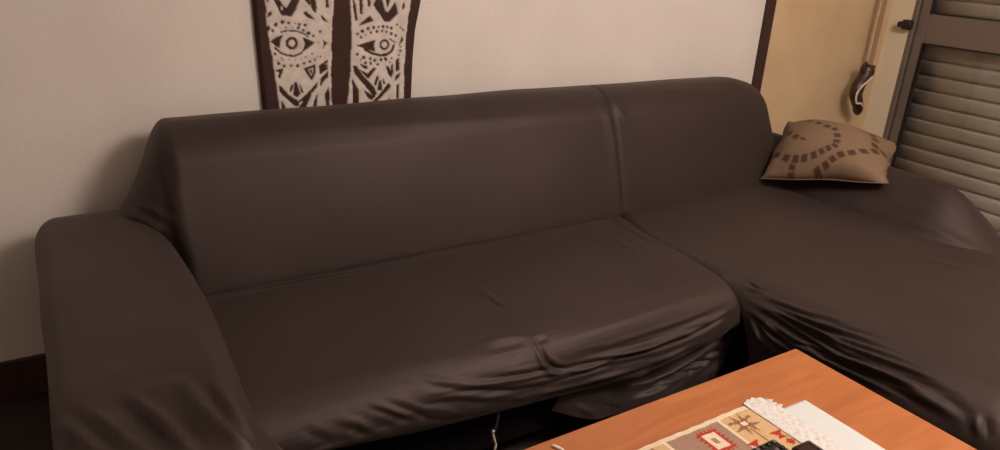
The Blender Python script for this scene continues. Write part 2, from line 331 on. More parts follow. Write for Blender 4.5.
# ------------------------------------------------------------------ wall mask
MASK_Y = YW
def inpoly(X, Z, poly):
    r = np.zeros(X.shape, bool); n = len(poly)
    for i in range(n):
        x0, z0 = poly[i]; x1, z1 = poly[(i+1) % n]
        if z0 == z1: continue
        c = ((z0 > Z) != (z1 > Z)) & (X < (x1-x0)*(Z-z0)/(z1-z0)+x0); r ^= c
    return r
def stroke(X, Z, pts, w):
    d = np.full(X.shape, 9.)
    for (x0, z0), (x1, z1) in zip(pts[:-1], pts[1:]):
        L = (x1-x0)**2+(z1-z0)**2; t = np.clip(((X-x0)*(x1-x0)+(Z-z0)*(z1-z0))/L, 0, 1)
        d = np.minimum(d, np.hypot(X-x0-t*(x1-x0), Z-z0-t*(z1-z0)))
    return d < w
MASK_CUTS = [
    ('p', [(0.658, 1.18), (0.667, 1.162), (0.676, 1.14), (0.682, 1.131), (0.711, 1.13), (0.723, 1.148), (0.739, 1.18)]),
    ('u', [(0.675, 1.18), (0.688, 1.158), (0.696, 1.154), (0.714, 1.18)]),
    ('u', [(0.679, 1.159), (0.68, 1.144), (0.686, 1.153)]),
    ('p', [(0.635, 1.126), (0.639, 1.138), (0.65, 1.143), (0.647, 1.133)]),
    ('p', [(0.635, 1.18), (0.643, 1.18), (0.64, 1.171)]),
    ('p', [(0.754, 1.18), (0.766, 1.166), (0.773, 1.158), (0.769, 1.18)]),
    ('p', [(0.772, 1.18), (0.778, 1.149), (0.787, 1.138), (0.791, 1.153), (0.788, 1.18)]),
    ('p', [(0.823, 1.18), (0.824, 1.156), (0.83, 1.154), (0.831, 1.18)]),
    ('p', [(0.75, 1.136), (0.756, 1.144), (0.781, 1.119), (0.764, 1.124)]),
    ('p', [(0.805, 1.131), (0.827, 1.109), (0.811, 1.116)]),
    ('p', [(0.632, 1.093), (0.637, 1.101), (0.642, 1.094), (0.636, 1.085)]),
    ('d', (0.649, 1.086, 0.0043)),
    ('d', (0.66, 1.104, 0.0053)),
    ('d', (0.681, 1.111, 0.0059)),
    ('d', (0.7, 1.108, 0.0043)),
    ('d', (0.721, 1.107, 0.0021)),
    ('d', (0.734, 1.104, 0.0043)),
    ('d', (0.733, 1.099, 0.0027)),
    ('d', (0.752, 1.101, 0.0048)),
    ('d', (0.673, 1.093, 0.0021)),
    ('d', (0.691, 1.094, 0.0032)),
    ('d', (0.71, 1.094, 0.0016)),
    ('d', (0.729, 1.093, 0.0048)),
    ('d', (0.746, 1.085, 0.0043)),
    ('d', (0.762, 1.076, 0.0059)),
    ('d', (0.777, 1.067, 0.0048)),
    ('d', (0.8, 1.08, 0.0048)),
    ('d', (0.793, 1.046, 0.0021)),
    ('p', [(0.653, 1.1), (0.664, 1.108), (0.662, 1.099)]),
    ('p', [(0.675, 1.114), (0.688, 1.114), (0.681, 1.106)]),
    ('p', [(0.755, 1.074), (0.764, 1.08), (0.768, 1.071)]),
    ('s', (0.0022, [(0.675, 1.081), (0.694, 1.085), (0.723, 1.083), (0.744, 1.076), (0.761, 1.064)])),
    ('p', [(0.641, 1.053), (0.659, 1.064), (0.679, 1.071), (0.671, 1.057), (0.667, 1.034), (0.654, 1.041)]),
    ('p', [(0.743, 1.063), (0.761, 1.055), (0.779, 1.045), (0.76, 1.031), (0.735, 1.015), (0.746, 1.029), (0.75, 1.045)]),
    ('r', (0.707, 1.046, 0.0107, 0.0198, 1.0)),
    ('s', (0.0029, [(0.653, 1.033), (0.669, 1.018), (0.69, 1.008), (0.715, 1.006), (0.738, 1.015)])),
    ('p', [(0.808, 1.052), (0.821, 1.043), (0.807, 1.027), (0.813, 1.041)]),
    ('d', (0.652, 1.014, 0.0043)),
    ('d', (0.672, 1.001, 0.0027)),
    ('d', (0.77, 1.011, 0.0027)),
    ('d', (0.749, 1.001, 0.0027)),
    ('d', (0.786, 1.001, 0.0021)),
    ('d', (0.661, 0.984, 0.0053)),
    ('d', (0.678, 0.976, 0.0048)),
    ('d', (0.701, 0.976, 0.0043)),
    ('d', (0.722, 0.975, 0.0053)),
    ('d', (0.743, 0.981, 0.0043)),
    ('d', (0.762, 0.986, 0.0048)),
    ('d', (0.778, 0.991, 0.0037)),
    ('d', (0.798, 1.001, 0.0027)),
    ('d', (0.674, 0.994, 0.0021)),
    ('d', (0.734, 0.996, 0.0021)),
    ('d', (0.693, 0.996, 0.0021)),
    ('d', (0.714, 0.993, 0.0021)),
    ('d', (0.811, 0.997, 0.0021)),
    ('d', (0.655, 0.994, 0.0021)),
    ('p', [(0.65, 0.962), (0.673, 0.968), (0.672, 0.958), (0.662, 0.937), (0.657, 0.945), (0.665, 0.956)]),
    ('p', [(0.742, 0.964), (0.78, 0.976), (0.779, 0.951), (0.766, 0.925)]),
    ('u', [(0.755, 0.96), (0.772, 0.966), (0.772, 0.954), (0.765, 0.94)]),
    ('p', [(0.76, 0.957), (0.769, 0.96), (0.765, 0.947)]),
    ('p', [(0.792, 0.97), (0.82, 0.989), (0.822, 0.983), (0.802, 0.97), (0.819, 0.975), (0.82, 0.969), (0.799, 0.956), (0.821, 0.965), (0.821, 0.96), (0.795, 0.945)]),
    ('p', [(0.793, 0.904), (0.797, 0.929), (0.821, 0.952), (0.822, 0.935), (0.804, 0.92)]),
    ('p', [(0.659, 0.914), (0.665, 0.91), (0.687, 0.882), (0.72, 0.858), (0.719, 0.846), (0.709, 0.844), (0.682, 0.87), (0.661, 0.894)]),
    ('p', [(0.784, 0.917), (0.781, 0.902), (0.752, 0.874), (0.724, 0.856), (0.722, 0.861), (0.753, 0.886)]),
    ('p', [(0.71, 0.921), (0.715, 0.921), (0.726, 0.885), (0.717, 0.874), (0.703, 0.882)]),
    ('p', [(0.705, 0.917), (0.699, 0.895), (0.692, 0.893), (0.696, 0.911)]),
    ('p', [(0.725, 0.914), (0.736, 0.889), (0.731, 0.886)]),
    ('p', [(0.716, 0.837), (0.752, 0.877), (0.762, 0.879), (0.751, 0.857), (0.739, 0.833)]),
    ('p', [(0.767, 0.833), (0.772, 0.86), (0.782, 0.878), (0.78, 0.855), (0.775, 0.833)]),
    ('p', [(0.811, 0.832), (0.81, 0.879), (0.822, 0.9), (0.823, 0.874), (0.822, 0.832)]),
    ('p', [(0.664, 0.836), (0.664, 0.864), (0.673, 0.847), (0.675, 0.835)]),
    ('p', [(0.985, 1.161), (0.995, 1.18), (1.014, 1.18), (1.025, 1.141), (1.037, 1.137), (1.049, 1.152), (1.062, 1.17), (1.072, 1.134), (1.042, 1.109), (1.025, 1.108)]),
    ('p', [(1.028, 1.18), (1.045, 1.18), (1.034, 1.154)]),
    ('p', [(0.915, 1.18), (0.922, 1.161), (0.927, 1.115), (0.921, 1.112), (0.914, 1.161)]),
    ('p', [(0.936, 1.18), (0.946, 1.18), (0.945, 1.135), (0.938, 1.135)]),
    ('p', [(0.964, 1.18), (0.973, 1.18), (0.972, 1.157), (0.966, 1.157)]),
    ('p', [(1.093, 1.17), (1.097, 1.156), (1.089, 1.146), (1.089, 1.158)]),
    ('p', [(0.932, 1.097), (0.971, 1.127), (0.982, 1.111)]),
    ('d', (0.927, 1.07, 0.0043)),
    ('d', (0.944, 1.078, 0.0059)),
    ('d', (0.964, 1.086, 0.0048)),
    ('d', (0.984, 1.089, 0.0048)),
    ('d', (1.001, 1.091, 0.0043)),
    ('d', (1.018, 1.092, 0.0053)),
    ('d', (1.032, 1.09, 0.0048)),
    ('d', (1.048, 1.086, 0.0053)),
    ('d', (1.068, 1.097, 0.0037)),
    ('d', (1.081, 1.088, 0.0032)),
    ('d', (1.09, 1.08, 0.0037)),
    ('d', (0.939, 1.058, 0.0043)),
    ('d', (0.955, 1.066, 0.0027)),
    ('d', (0.974, 1.073, 0.0043)),
    ('d', (0.995, 1.076, 0.0048)),
    ('d', (1.014, 1.078, 0.0043)),
    ('d', (1.03, 1.074, 0.0043)),
    ('d', (1.047, 1.068, 0.0053)),
    ('d', (1.063, 1.061, 0.0048)),
    ('d', (1.081, 1.024, 0.0037)),
    ('d', (1.081, 1.01, 0.0043)),
    ('d', (1.074, 0.996, 0.0032)),
    ('d', (0.925, 1.004, 0.0048)),
    ('d', (0.947, 0.992, 0.0059)),
    ('d', (0.971, 0.988, 0.0048)),
    ('d', (1.024, 0.986, 0.0043)),
    ('d', (1.049, 0.985, 0.0037)),
    ('p', [(0.924, 1.032), (0.989, 1.047), (0.983, 1.034), (0.987, 1.011), (0.957, 1.02)]),
    ('r', (1.022, 1.032, 0.0107, 0.0178, 1.0)),
    ('s', (0.0043, [(0.952, 1.018), (0.976, 1.005), (1.005, 0.997), (1.029, 0.998), (1.048, 1.009), (1.057, 1.029)])),
    ('s', (0.0019, [(1.039, 1.052), (1.061, 1.038)])),
    ('p', [(1.085, 1.058), (1.091, 1.046), (1.075, 1.03), (1.083, 1.042)]),
    ('d', (0.948, 0.993, 0.0053)),
    ('d', (0.97, 0.988, 0.0043)),
    ('d', (0.986, 0.981, 0.0053)),
    ('d', (1.009, 0.982, 0.0053)),
    ('d', (1.028, 0.982, 0.0048)),
    ('d', (0.953, 0.974, 0.0053)),
    ('d', (0.971, 0.972, 0.0048)),
    ('d', (0.997, 0.967, 0.0043)),
    ('d', (0.935, 0.985, 0.0027)),
    ('d', (1.049, 0.987, 0.0027)),
    ('d', (1.041, 0.973, 0.0032)),
    ('d', (0.924, 1.003, 0.0043)),
    ('p', [(0.932, 0.972), (0.958, 0.962), (0.961, 0.954), (0.949, 0.955)]),
    ('p', [(0.935, 0.95), (0.96, 0.937), (0.982, 0.956), (0.99, 0.954), (0.965, 0.922), (0.957, 0.925)]),
    ('p', [(0.909, 0.966), (0.919, 0.966), (0.941, 0.934), (0.981, 0.891), (0.992, 0.867), (0.983, 0.857), (0.95, 0.898), (0.914, 0.94)]),
    ('p', [(1.028, 0.958), (1.036, 0.957), (1.046, 0.938), (1.046, 0.962), (1.053, 0.965), (1.053, 0.936), (1.047, 0.922), (1.037, 0.932)]),
    ('p', [(1.066, 0.979), (1.076, 0.984), (1.076, 0.977), (1.071, 0.972), (1.078, 0.97), (1.078, 0.963), (1.071, 0.96), (1.078, 0.956), (1.076, 0.944), (1.065, 0.942)]),
    ('p', [(1.06, 0.908), (1.065, 0.925), (1.08, 0.934), (1.076, 0.921)]),
    ('p', [(1.003, 0.91), (1.009, 0.912), (1.012, 0.878), (0.995, 0.879)]),
    ('p', [(0.994, 0.927), (1.0, 0.923), (0.99, 0.898), (0.983, 0.9)]),
    ('p', [(1.016, 0.919), (1.024, 0.901), (1.016, 0.899)]),
    ('p', [(0.905, 0.921), (0.926, 0.884), (0.927, 0.829), (0.907, 0.831)]),
    ('p', [(1.037, 0.902), (1.044, 0.889), (1.028, 0.873), (0.993, 0.841), (0.979, 0.842), (1.002, 0.861)]),
    ('p', [(0.946, 0.882), (0.974, 0.862), (0.987, 0.858), (0.973, 0.847), (0.96, 0.856)]),
    ('p', [(1.068, 0.893), (1.074, 0.895), (1.073, 0.841), (1.067, 0.847)]),
    ('p', [(1.033, 0.838), (1.038, 0.848), (1.041, 0.838)]),
]
def lerp_edge(tab, z):
    zs = [t[1] for t in tab][::-1]; xs = [t[0] for t in tab][::-1]
    return np.interp(z, zs, xs)
# outlines x(z), measured on the wall; above the photograph the shape closes symmetrically
E_L = [(.76, 1.80), (.69, 1.74), (.640, 1.62), (.610, 1.48), (.598, 1.32), (.5985, 1.177), (.601, 1.058), (.605, .935), (.610, .80), (.625, .62), (.66, .50)]
E_R = [(1.02, 1.80), (1.10, 1.74), (1.165, 1.62), (1.19, 1.48), (1.185, 1.32), (1.164, 1.177), (1.143, 1.078), (1.134, .976), (1.129, .842), (1.125, .62), (1.09, .50)]
P1L = [(.70, 1.66), (.650, 1.5), (.631, 1.3), (.631, 1.177), (.634, 1.088), (.643, .996), (.651, .916), (.656, .842), (.67, .60)]
P1R = [(.80, 1.66), (.84, 1.5), (.852, 1.3), (.849, 1.177), (.838, 1.052), (.832, .95), (.830, .832), (.83, .60)]
P2L = [(.96, 1.66), (.92, 1.5), (.906, 1.3), (.906, 1.177), (.906, 1.05), (.899, .95), (.886, .838), (.87, .60)]
P2R = [(1.06, 1.66), (1.12, 1.5), (1.135, 1.3), (1.119, 1.177), (1.101, 1.045), (1.096, .95), (1.094, .837), (1.08, .60)]
def build_mask():
    st = .0026
    zs = np.arange(.50, 1.80, st); us = np.linspace(0, 1, 216)
    Z = np.repeat(zs[:, None], len(us), 1)
    xl = lerp_edge(E_L, zs)[:, None]; xr = lerp_edge(E_R, zs)[:, None]
    X = xl+(xr-xl)*us[None]
    wob = lambda a: np.interp(zs, np.arange(.4, 1.9, .03), [a*math.sin(i*2.3)+a*.6*math.sin(i*5.1) for i in range(50)])[:, None]
    pale = ((X > lerp_edge(P1L, zs)[:, None]+wob(.0012)) & (X < lerp_edge(P1R, zs)[:, None]+wob(.0015))) | \
           ((X > lerp_edge(P2L, zs)[:, None]-wob(.0014)) & (X < lerp_edge(P2R, zs)[:, None]+wob(.0012)))
    pale &= (Z < 1.66) & (Z > .60)
    dark = np.zeros(X.shape, bool)
    for kind, a in MASK_CUTS:
        if kind == 'p': dark |= inpoly(X, Z, a) | stroke(X, Z, list(a)+[a[0]], .0012)
        elif kind == 'u': dark &= ~inpoly(X, Z, a)
        elif kind == 's': dark |= stroke(X, Z, a[1], a[0])
        elif kind == 'r':   # ring
            d = np.hypot(X-a[0], (Z-a[1])/a[4]); dark |= (d > a[2]) & (d < a[3])
        elif kind == 'd': dark |= np.hypot(X-a[0], Z-a[1]) < a[2]
    pig = (pale & ~dark).astype(float)
    # soften the paint edge by one cell
    k = pig.copy()
    k[1:-1, 1:-1] = (4*pig[1:-1, 1:-1]+pig[:-2, 1:-1]+pig[2:, 1:-1]+pig[1:-1, :-2]+pig[1:-1, 2:])/8
    edge = np.minimum(np.minimum(us, 1-us)*(xr-xl)/.012, 1)
    Y = MASK_Y-.006-.018*np.sqrt(1-(1-edge)**2)-.003*k
    nz, nu = X.shape
    V = np.stack([X, Y, Z], -1).reshape(-1, 3)
    Fq = grid_faces(nz, nu)[:, ::-1]
    back = V.copy(); back[:, 1] = MASK_Y-.002
    # side rim + back
    n = len(V); ring = [i*nu for i in range(nz)]+[(nz-1)*nu+j for j in range(1, nu)]+[i*nu+nu-1 for i in range(nz-2, -1, -1)]+[j for j in range(nu-2, 0, -1)]
    Vb = back[ring]; m0 = len(ring)
    side = [(ring[i], ring[(i+1) % m0], n+(i+1) % m0, n+i) for i in range(m0)]
    me = bpy.data.meshes.new('m'); me.from_pydata(V.tolist()+Vb.tolist(), [], Fq.tolist()+side+[tuple(n+i for i in range(m0))]); me.update()
    W = np.array(lin((214, 202, 190))); Dk = np.array((.050, .022, .016))
    kk = np.concatenate([k.reshape(-1), np.zeros(m0)])
    col = np.ones((n+m0, 4)); col[:, :3] = Dk+(W-Dk)*kk[:, None]
    at = me.color_attributes.new('pigment', 'FLOAT_COLOR', 'POINT'); at.data.foreach_set('color', col.reshape(-1))
    o = link('wall_mask', me, MASKP, None, True)
    tag(o, 'tall dark wooden wall mask with two pale carved eye panels above the sofa back', 'mask')
build_mask()

# ------------------------------------------------------------------ sofa
WR = {}
WR = {
    'seat': [
        (0.0035, 0.012, [(1.007, 1.654, 0.44), (1.006, 1.623, 0.44), (1.005, 1.593, 0.439), (1.005, 1.56, 0.438), (1.005, 1.528, 0.437)]),
        (-0.005, 0.007, [(0.996, 1.584, 0.439), (0.996, 1.558, 0.438), (0.995, 1.533, 0.438), (1.004, 1.516, 0.437), (1.013, 1.499, 0.437)]),
        (0.006, 0.009, [(0.998, 1.36, 0.416), (0.999, 1.344, 0.406), (1.002, 1.331, 0.394), (1.003, 1.319, 0.38), (1.006, 1.31, 0.363), (1.019, 1.306, 0.352), (1.033, 1.305, 0.339), (1.056, 1.304, 0.328), (1.08, 1.303, 0.317)]),
        (-0.008, 0.008, [(1.009, 1.347, 0.408), (1.009, 1.338, 0.4), (1.011, 1.329, 0.393), (1.015, 1.32, 0.381), (1.02, 1.313, 0.369), (1.032, 1.308, 0.357), (1.046, 1.305, 0.344), (1.073, 1.304, 0.334), (1.099, 1.303, 0.323)]),
        (-0.004, 0.009, [(1.003, 1.349, 0.408), (1.013, 1.351, 0.41), (1.023, 1.354, 0.412), (1.036, 1.354, 0.412), (1.049, 1.354, 0.412)]),
        (0.005, 0.012, [(0.865, 1.389, 0.427), (0.898, 1.387, 0.427), (0.932, 1.385, 0.426), (0.967, 1.378, 0.424), (1.002, 1.371, 0.421)]),
        (0.003, 0.009, [(0.853, 1.351, 0.41), (0.888, 1.349, 0.409), (0.924, 1.346, 0.407), (0.953, 1.347, 0.408), (0.981, 1.348, 0.408)]),
        (0.006, 0.024, [(1.039, 1.339, 0.401), (1.125, 1.339, 0.401), (1.215, 1.339, 0.4), (1.326, 1.342, 0.402), (1.445, 1.346, 0.404), (1.574, 1.349, 0.405), (1.709, 1.351, 0.408)]),
        (0.002, 0.02, [(0.286, 1.393, 0.428), (0.386, 1.398, 0.428), (0.492, 1.403, 0.428), (0.599, 1.39, 0.426), (0.711, 1.377, 0.422), (0.802, 1.364, 0.417), (0.898, 1.353, 0.412)]),
        (-0.004, 0.007, [(1.101, 1.312, 0.367), (1.164, 1.309, 0.361), (1.23, 1.307, 0.353), (1.293, 1.306, 0.354), (1.358, 1.307, 0.354), (1.447, 1.308, 0.356), (1.539, 1.309, 0.359), (1.62, 1.312, 0.366), (1.704, 1.315, 0.374)]),
        (0.004, 0.01, [(1.16, 1.304, 0.333), (1.248, 1.304, 0.334), (1.34, 1.304, 0.334), (1.437, 1.304, 0.334), (1.539, 1.305, 0.334), (1.632, 1.306, 0.348), (1.731, 1.308, 0.36)]),
        (-0.008, 0.008, [(0.636, 1.359, 0.413), (0.661, 1.343, 0.403), (0.688, 1.33, 0.392), (0.711, 1.322, 0.383), (0.735, 1.316, 0.374), (0.773, 1.309, 0.363), (0.814, 1.305, 0.35), (0.864, 1.303, 0.335), (0.916, 1.301, 0.319), (0.968, 1.301, 0.312), (1.021, 1.302, 0.304), (1.09, 1.302, 0.305), (1.162, 1.302, 0.306), (1.267, 1.301, 0.312), (1.38, 1.302, 0.317), (1.478, 1.304, 0.327), (1.58, 1.305, 0.337), (1.664, 1.307, 0.353)]),
        (0.005, 0.009, [(0.682, 1.345, 0.404), (0.722, 1.33, 0.392), (0.764, 1.318, 0.378), (0.816, 1.31, 0.366), (0.872, 1.305, 0.352), (0.932, 1.304, 0.34), (0.995, 1.303, 0.327), (1.06, 1.303, 0.323), (1.127, 1.303, 0.319), (1.231, 1.302, 0.32), (1.341, 1.302, 0.322), (1.458, 1.304, 0.329), (1.58, 1.305, 0.337)]),
        (0.006, 0.01, [(0.785, 1.302, 0.329), (0.871, 1.3, 0.309), (0.968, 1.305, 0.282), (1.066, 1.305, 0.277), (1.168, 1.305, 0.273), (1.273, 1.303, 0.278), (1.385, 1.302, 0.283), (1.484, 1.302, 0.289), (1.586, 1.302, 0.296), (1.671, 1.301, 0.319)]),
        (-0.008, 0.009, [(1.162, 1.315, 0.243), (1.249, 1.312, 0.244), (1.339, 1.309, 0.249), (1.437, 1.309, 0.25), (1.529, 1.31, 0.254), (1.628, 1.314, 0.257), (1.689, 1.303, 0.289)]),
        (0.007, 0.01, [(1.317, 1.322, 0.22), (1.407, 1.316, 0.228)]),
        (-0.006, 0.007, [(0.874, 1.31, 0.366), (0.918, 1.308, 0.36), (0.963, 1.306, 0.353), (1.004, 1.306, 0.353), (1.046, 1.307, 0.352)]),
        (-0.004, 0.008, [(0.521, 1.326, 0.385), (0.545, 1.318, 0.375), (0.569, 1.312, 0.363), (0.588, 1.307, 0.35), (0.609, 1.305, 0.335), (0.626, 1.303, 0.328), (0.644, 1.302, 0.322)]),
        (0.003, 0.009, [(0.539, 1.328, 0.388), (0.566, 1.317, 0.373), (0.595, 1.309, 0.356), (0.622, 1.306, 0.345), (0.65, 1.304, 0.333)]),
        (-0.0035, 0.008, [(0.574, 1.322, 0.38), (0.599, 1.314, 0.368), (0.625, 1.308, 0.353), (0.65, 1.304, 0.334), (0.675, 1.302, 0.314), (0.714, 1.303, 0.299), (0.757, 1.311, 0.28)]),
        (0.0035, 0.01, [(0.596, 1.327, 0.387), (0.628, 1.314, 0.37), (0.664, 1.306, 0.349), (0.709, 1.303, 0.329), (0.757, 1.301, 0.307), (0.815, 1.303, 0.293), (0.878, 1.308, 0.276)]),
        (-0.004, 0.008, [(0.622, 1.316, 0.373), (0.645, 1.312, 0.365), (0.669, 1.308, 0.355), (0.707, 1.306, 0.349), (0.746, 1.304, 0.343), (0.79, 1.302, 0.327), (0.836, 1.3, 0.31), (0.883, 1.301, 0.299), (0.933, 1.304, 0.285)]),
        (0.003, 0.011, [(0.453, 1.321, 0.379), (0.475, 1.315, 0.369), (0.498, 1.31, 0.359), (0.517, 1.307, 0.345), (0.536, 1.305, 0.33), (0.562, 1.303, 0.316), (0.595, 1.314, 0.291)]),
        (-0.003, 0.01, [(0.442, 1.316, 0.372), (0.466, 1.311, 0.36), (0.492, 1.307, 0.347), (0.509, 1.305, 0.331), (0.528, 1.304, 0.314)]),
        (0.003, 0.011, [(0.468, 1.307, 0.345), (0.486, 1.304, 0.327)]),
        (-0.003, 0.011, [(0.37, 1.321, 0.381), (0.394, 1.312, 0.365), (0.419, 1.307, 0.347), (0.44, 1.304, 0.329)]),
        (0.004, 0.01, [(0.67, 1.966, 0.421), (0.729, 1.973, 0.42), (0.789, 1.98, 0.418), (0.857, 1.981, 0.419), (0.926, 1.98, 0.42)]),
        (0.004, 0.012, [(1.053, 1.898, 0.435), (1.16, 1.897, 0.435), (1.274, 1.896, 0.434), (1.399, 1.884, 0.435), (1.529, 1.871, 0.436)]),
        (-0.004, 0.008, [(0.375, 1.933, 0.429), (0.469, 1.931, 0.429), (0.567, 1.932, 0.428), (0.654, 1.922, 0.429), (0.744, 1.909, 0.431)]),
        (0.008, 0.012, [(1.723, 1.901, 0.435), (1.747, 1.901, 0.435), (1.772, 1.902, 0.435)]),
        (-0.004, 0.012, [(1.72, 1.864, 0.437), (1.71, 1.792, 0.44), (1.703, 1.726, 0.441), (1.702, 1.687, 0.441), (1.701, 1.65, 0.441)]),
        (0.004, 0.012, [(1.633, 1.827, 0.438), (1.624, 1.757, 0.44), (1.618, 1.692, 0.44), (1.623, 1.618, 0.439), (1.631, 1.55, 0.437)]),
        (0.00343026, 0.0065, [(0.657, 1.32, 0.379), (0.898, 1.306, 0.355), (1.186, 1.302, 0.317), (1.461, 1.302, 0.293)]),
        (-0.00377329, 0.006, [(0.675, 1.313, 0.369), (0.912, 1.304, 0.342), (1.194, 1.302, 0.302), (1.469, 1.303, 0.278)]),
        (0.0031451, 0.0065, [(0.743, 1.304, 0.336), (0.976, 1.301, 0.312), (1.248, 1.302, 0.282), (1.499, 1.304, 0.278)]),
        (-0.00345961, 0.006, [(0.765, 1.301, 0.321), (0.994, 1.302, 0.295), (1.261, 1.306, 0.263), (1.511, 1.308, 0.261)]),
        (0.0029492, 0.0065, [(0.872, 1.3, 0.307), (1.085, 1.303, 0.286), (1.326, 1.305, 0.264), (1.541, 1.305, 0.275)]),
        (-0.00324412, 0.006, [(0.899, 1.304, 0.287), (1.108, 1.308, 0.265), (1.342, 1.311, 0.243), (1.556, 1.311, 0.255)]),
        (0.00587905, 0.0065, [(0.999, 1.304, 0.285), (1.188, 1.305, 0.273), (1.399, 1.306, 0.258), (1.58, 1.305, 0.278)]),
        (-0.00646696, 0.006, [(1.032, 1.312, 0.26), (1.214, 1.311, 0.25), (1.418, 1.314, 0.235), (1.596, 1.313, 0.257)]),
        (0.00502853, 0.0065, [(1.118, 1.306, 0.272), (1.278, 1.304, 0.272), (1.456, 1.305, 0.268), (1.605, 1.302, 0.291)]),
        (-0.00553138, 0.006, [(1.154, 1.314, 0.246), (1.304, 1.309, 0.249), (1.475, 1.312, 0.245), (1.618, 1.307, 0.272)]),
        (0.00460801, 0.0065, [(1.222, 1.305, 0.27), (1.361, 1.303, 0.273), (1.513, 1.305, 0.273), (1.636, 1.301, 0.299)]),
        (-0.00506881, 0.006, [(1.26, 1.312, 0.244), (1.388, 1.308, 0.25), (1.533, 1.312, 0.25), (1.648, 1.305, 0.282)]),
        (0.00624083, 0.0065, [(1.059, 1.306, 0.349), (1.23, 1.304, 0.337), (1.419, 1.303, 0.322), (1.586, 1.303, 0.326)]),
        (-0.00686491, 0.006, [(1.086, 1.304, 0.333), (1.249, 1.302, 0.321), (1.429, 1.302, 0.306), (1.592, 1.302, 0.313)]),
        (0.00430294, 0.0065, [(1.195, 1.304, 0.336), (1.336, 1.303, 0.331), (1.49, 1.304, 0.325), (1.622, 1.304, 0.331)]),
        (-0.00473323, 0.006, [(1.224, 1.302, 0.319), (1.356, 1.302, 0.315), (1.5, 1.302, 0.31), (1.627, 1.302, 0.319)]),
        (0.0058463, 0.0065, [(1.303, 1.303, 0.332), (1.42, 1.304, 0.331), (1.544, 1.304, 0.33), (1.648, 1.304, 0.341)]),
        (-0.00643093, 0.006, [(1.334, 1.302, 0.314), (1.441, 1.302, 0.314), (1.553, 1.302, 0.315), (1.653, 1.303, 0.328)]),
        (0.00537706, 0.0065, [(1.397, 1.304, 0.338), (1.493, 1.305, 0.336), (1.591, 1.305, 0.335), (1.673, 1.305, 0.347)]),
        (-0.00591476, 0.006, [(1.43, 1.303, 0.32), (1.514, 1.303, 0.32), (1.6, 1.303, 0.32), (1.679, 1.304, 0.335)]),
        (0.00686421, 0.0065, [(1.497, 1.306, 0.344), (1.566, 1.306, 0.346), (1.637, 1.306, 0.349), (1.697, 1.307, 0.356)]),
        (-0.00755063, 0.006, [(1.531, 1.304, 0.326), (1.588, 1.304, 0.33), (1.646, 1.304, 0.334), (1.701, 1.304, 0.345)]),
    ],
    'skirt': [
        (0.012, 0.012, [(1.334, 1.364, 0.159), (1.392, 1.367, 0.148), (1.444, 1.363, 0.143), (1.491, 1.359, 0.151), (1.54, 1.357, 0.157), (1.607, 1.361, 0.169), (1.673, 1.363, 0.181), (1.727, 1.357, 0.199), (1.787, 1.356, 0.214)]),
        (-0.012, 0.012, [(1.342, 1.359, 0.131), (1.404, 1.361, 0.125), (1.459, 1.354, 0.126), (1.517, 1.351, 0.138), (1.583, 1.355, 0.146), (1.652, 1.359, 0.156), (1.711, 1.355, 0.175), (1.756, 1.352, 0.196)]),
        (0.008, 0.012, [(1.422, 1.353, 0.102), (1.476, 1.347, 0.11), (1.539, 1.347, 0.113), (1.613, 1.356, 0.114), (1.674, 1.353, 0.127), (1.734, 1.347, 0.16)]),
        (0.006, 0.01, [(1.162, 1.35, 0.165), (1.186, 1.344, 0.149), (1.213, 1.34, 0.13), (1.254, 1.345, 0.102)]),
        (-0.006, 0.01, [(1.217, 1.35, 0.163), (1.257, 1.346, 0.139), (1.312, 1.355, 0.101), (1.354, 1.359, 0.081), (1.387, 1.354, 0.069)]),
        (0.008, 0.012, [(1.707, 1.342, 0.093), (1.739, 1.342, 0.122), (1.794, 1.358, 0.135)]),
        (-0.006, 0.01, [(1.658, 1.353, 0.094), (1.693, 1.348, 0.12), (1.73, 1.345, 0.146), (1.762, 1.347, 0.167), (1.819, 1.367, 0.173)]),
        (-0.008, 0.009, [(1.377, 1.359, 0.109), (1.478, 1.349, 0.12), (1.6, 1.355, 0.117), (1.71, 1.349, 0.148)]),
        (0.008, 0.009, [(1.43, 1.357, 0.12), (1.52, 1.349, 0.13), (1.631, 1.357, 0.124), (1.723, 1.348, 0.158)]),
        (-0.008, 0.009, [(1.482, 1.353, 0.133), (1.566, 1.352, 0.136), (1.66, 1.356, 0.133), (1.737, 1.347, 0.167)]),
        (0.008, 0.009, [(1.538, 1.352, 0.144), (1.616, 1.357, 0.141), (1.687, 1.353, 0.145), (1.751, 1.348, 0.175)]),
        (-0.008, 0.009, [(1.602, 1.357, 0.15), (1.662, 1.358, 0.149), (1.713, 1.35, 0.157), (1.767, 1.349, 0.183)]),
        (0.008, 0.009, [(1.665, 1.359, 0.158), (1.703, 1.354, 0.163), (1.74, 1.347, 0.169), (1.786, 1.353, 0.188)]),
        (-0.008, 0.009, [(1.719, 1.353, 0.174), (1.743, 1.349, 0.177), (1.772, 1.349, 0.177), (1.819, 1.366, 0.185)]),
    ],
    'chaise': [
        (0.008, 0.009, [(1.767, 1.29, 0.367), (1.769, 1.242, 0.362), (1.769, 1.195, 0.358), (1.771, 1.135, 0.357), (1.773, 1.077, 0.357), (1.778, 1.016, 0.363), (1.783, 0.958, 0.369), (1.793, 0.893, 0.381), (1.803, 0.831, 0.391), (1.81, 0.765, 0.399), (1.816, 0.703, 0.405)]),
        (-0.01, 0.01, [(1.776, 1.301, 0.385), (1.782, 1.244, 0.382), (1.785, 1.187, 0.382), (1.79, 1.121, 0.385), (1.795, 1.058, 0.387), (1.804, 1.001, 0.394), (1.813, 0.946, 0.4), (1.824, 0.882, 0.407), (1.836, 0.821, 0.415)]),
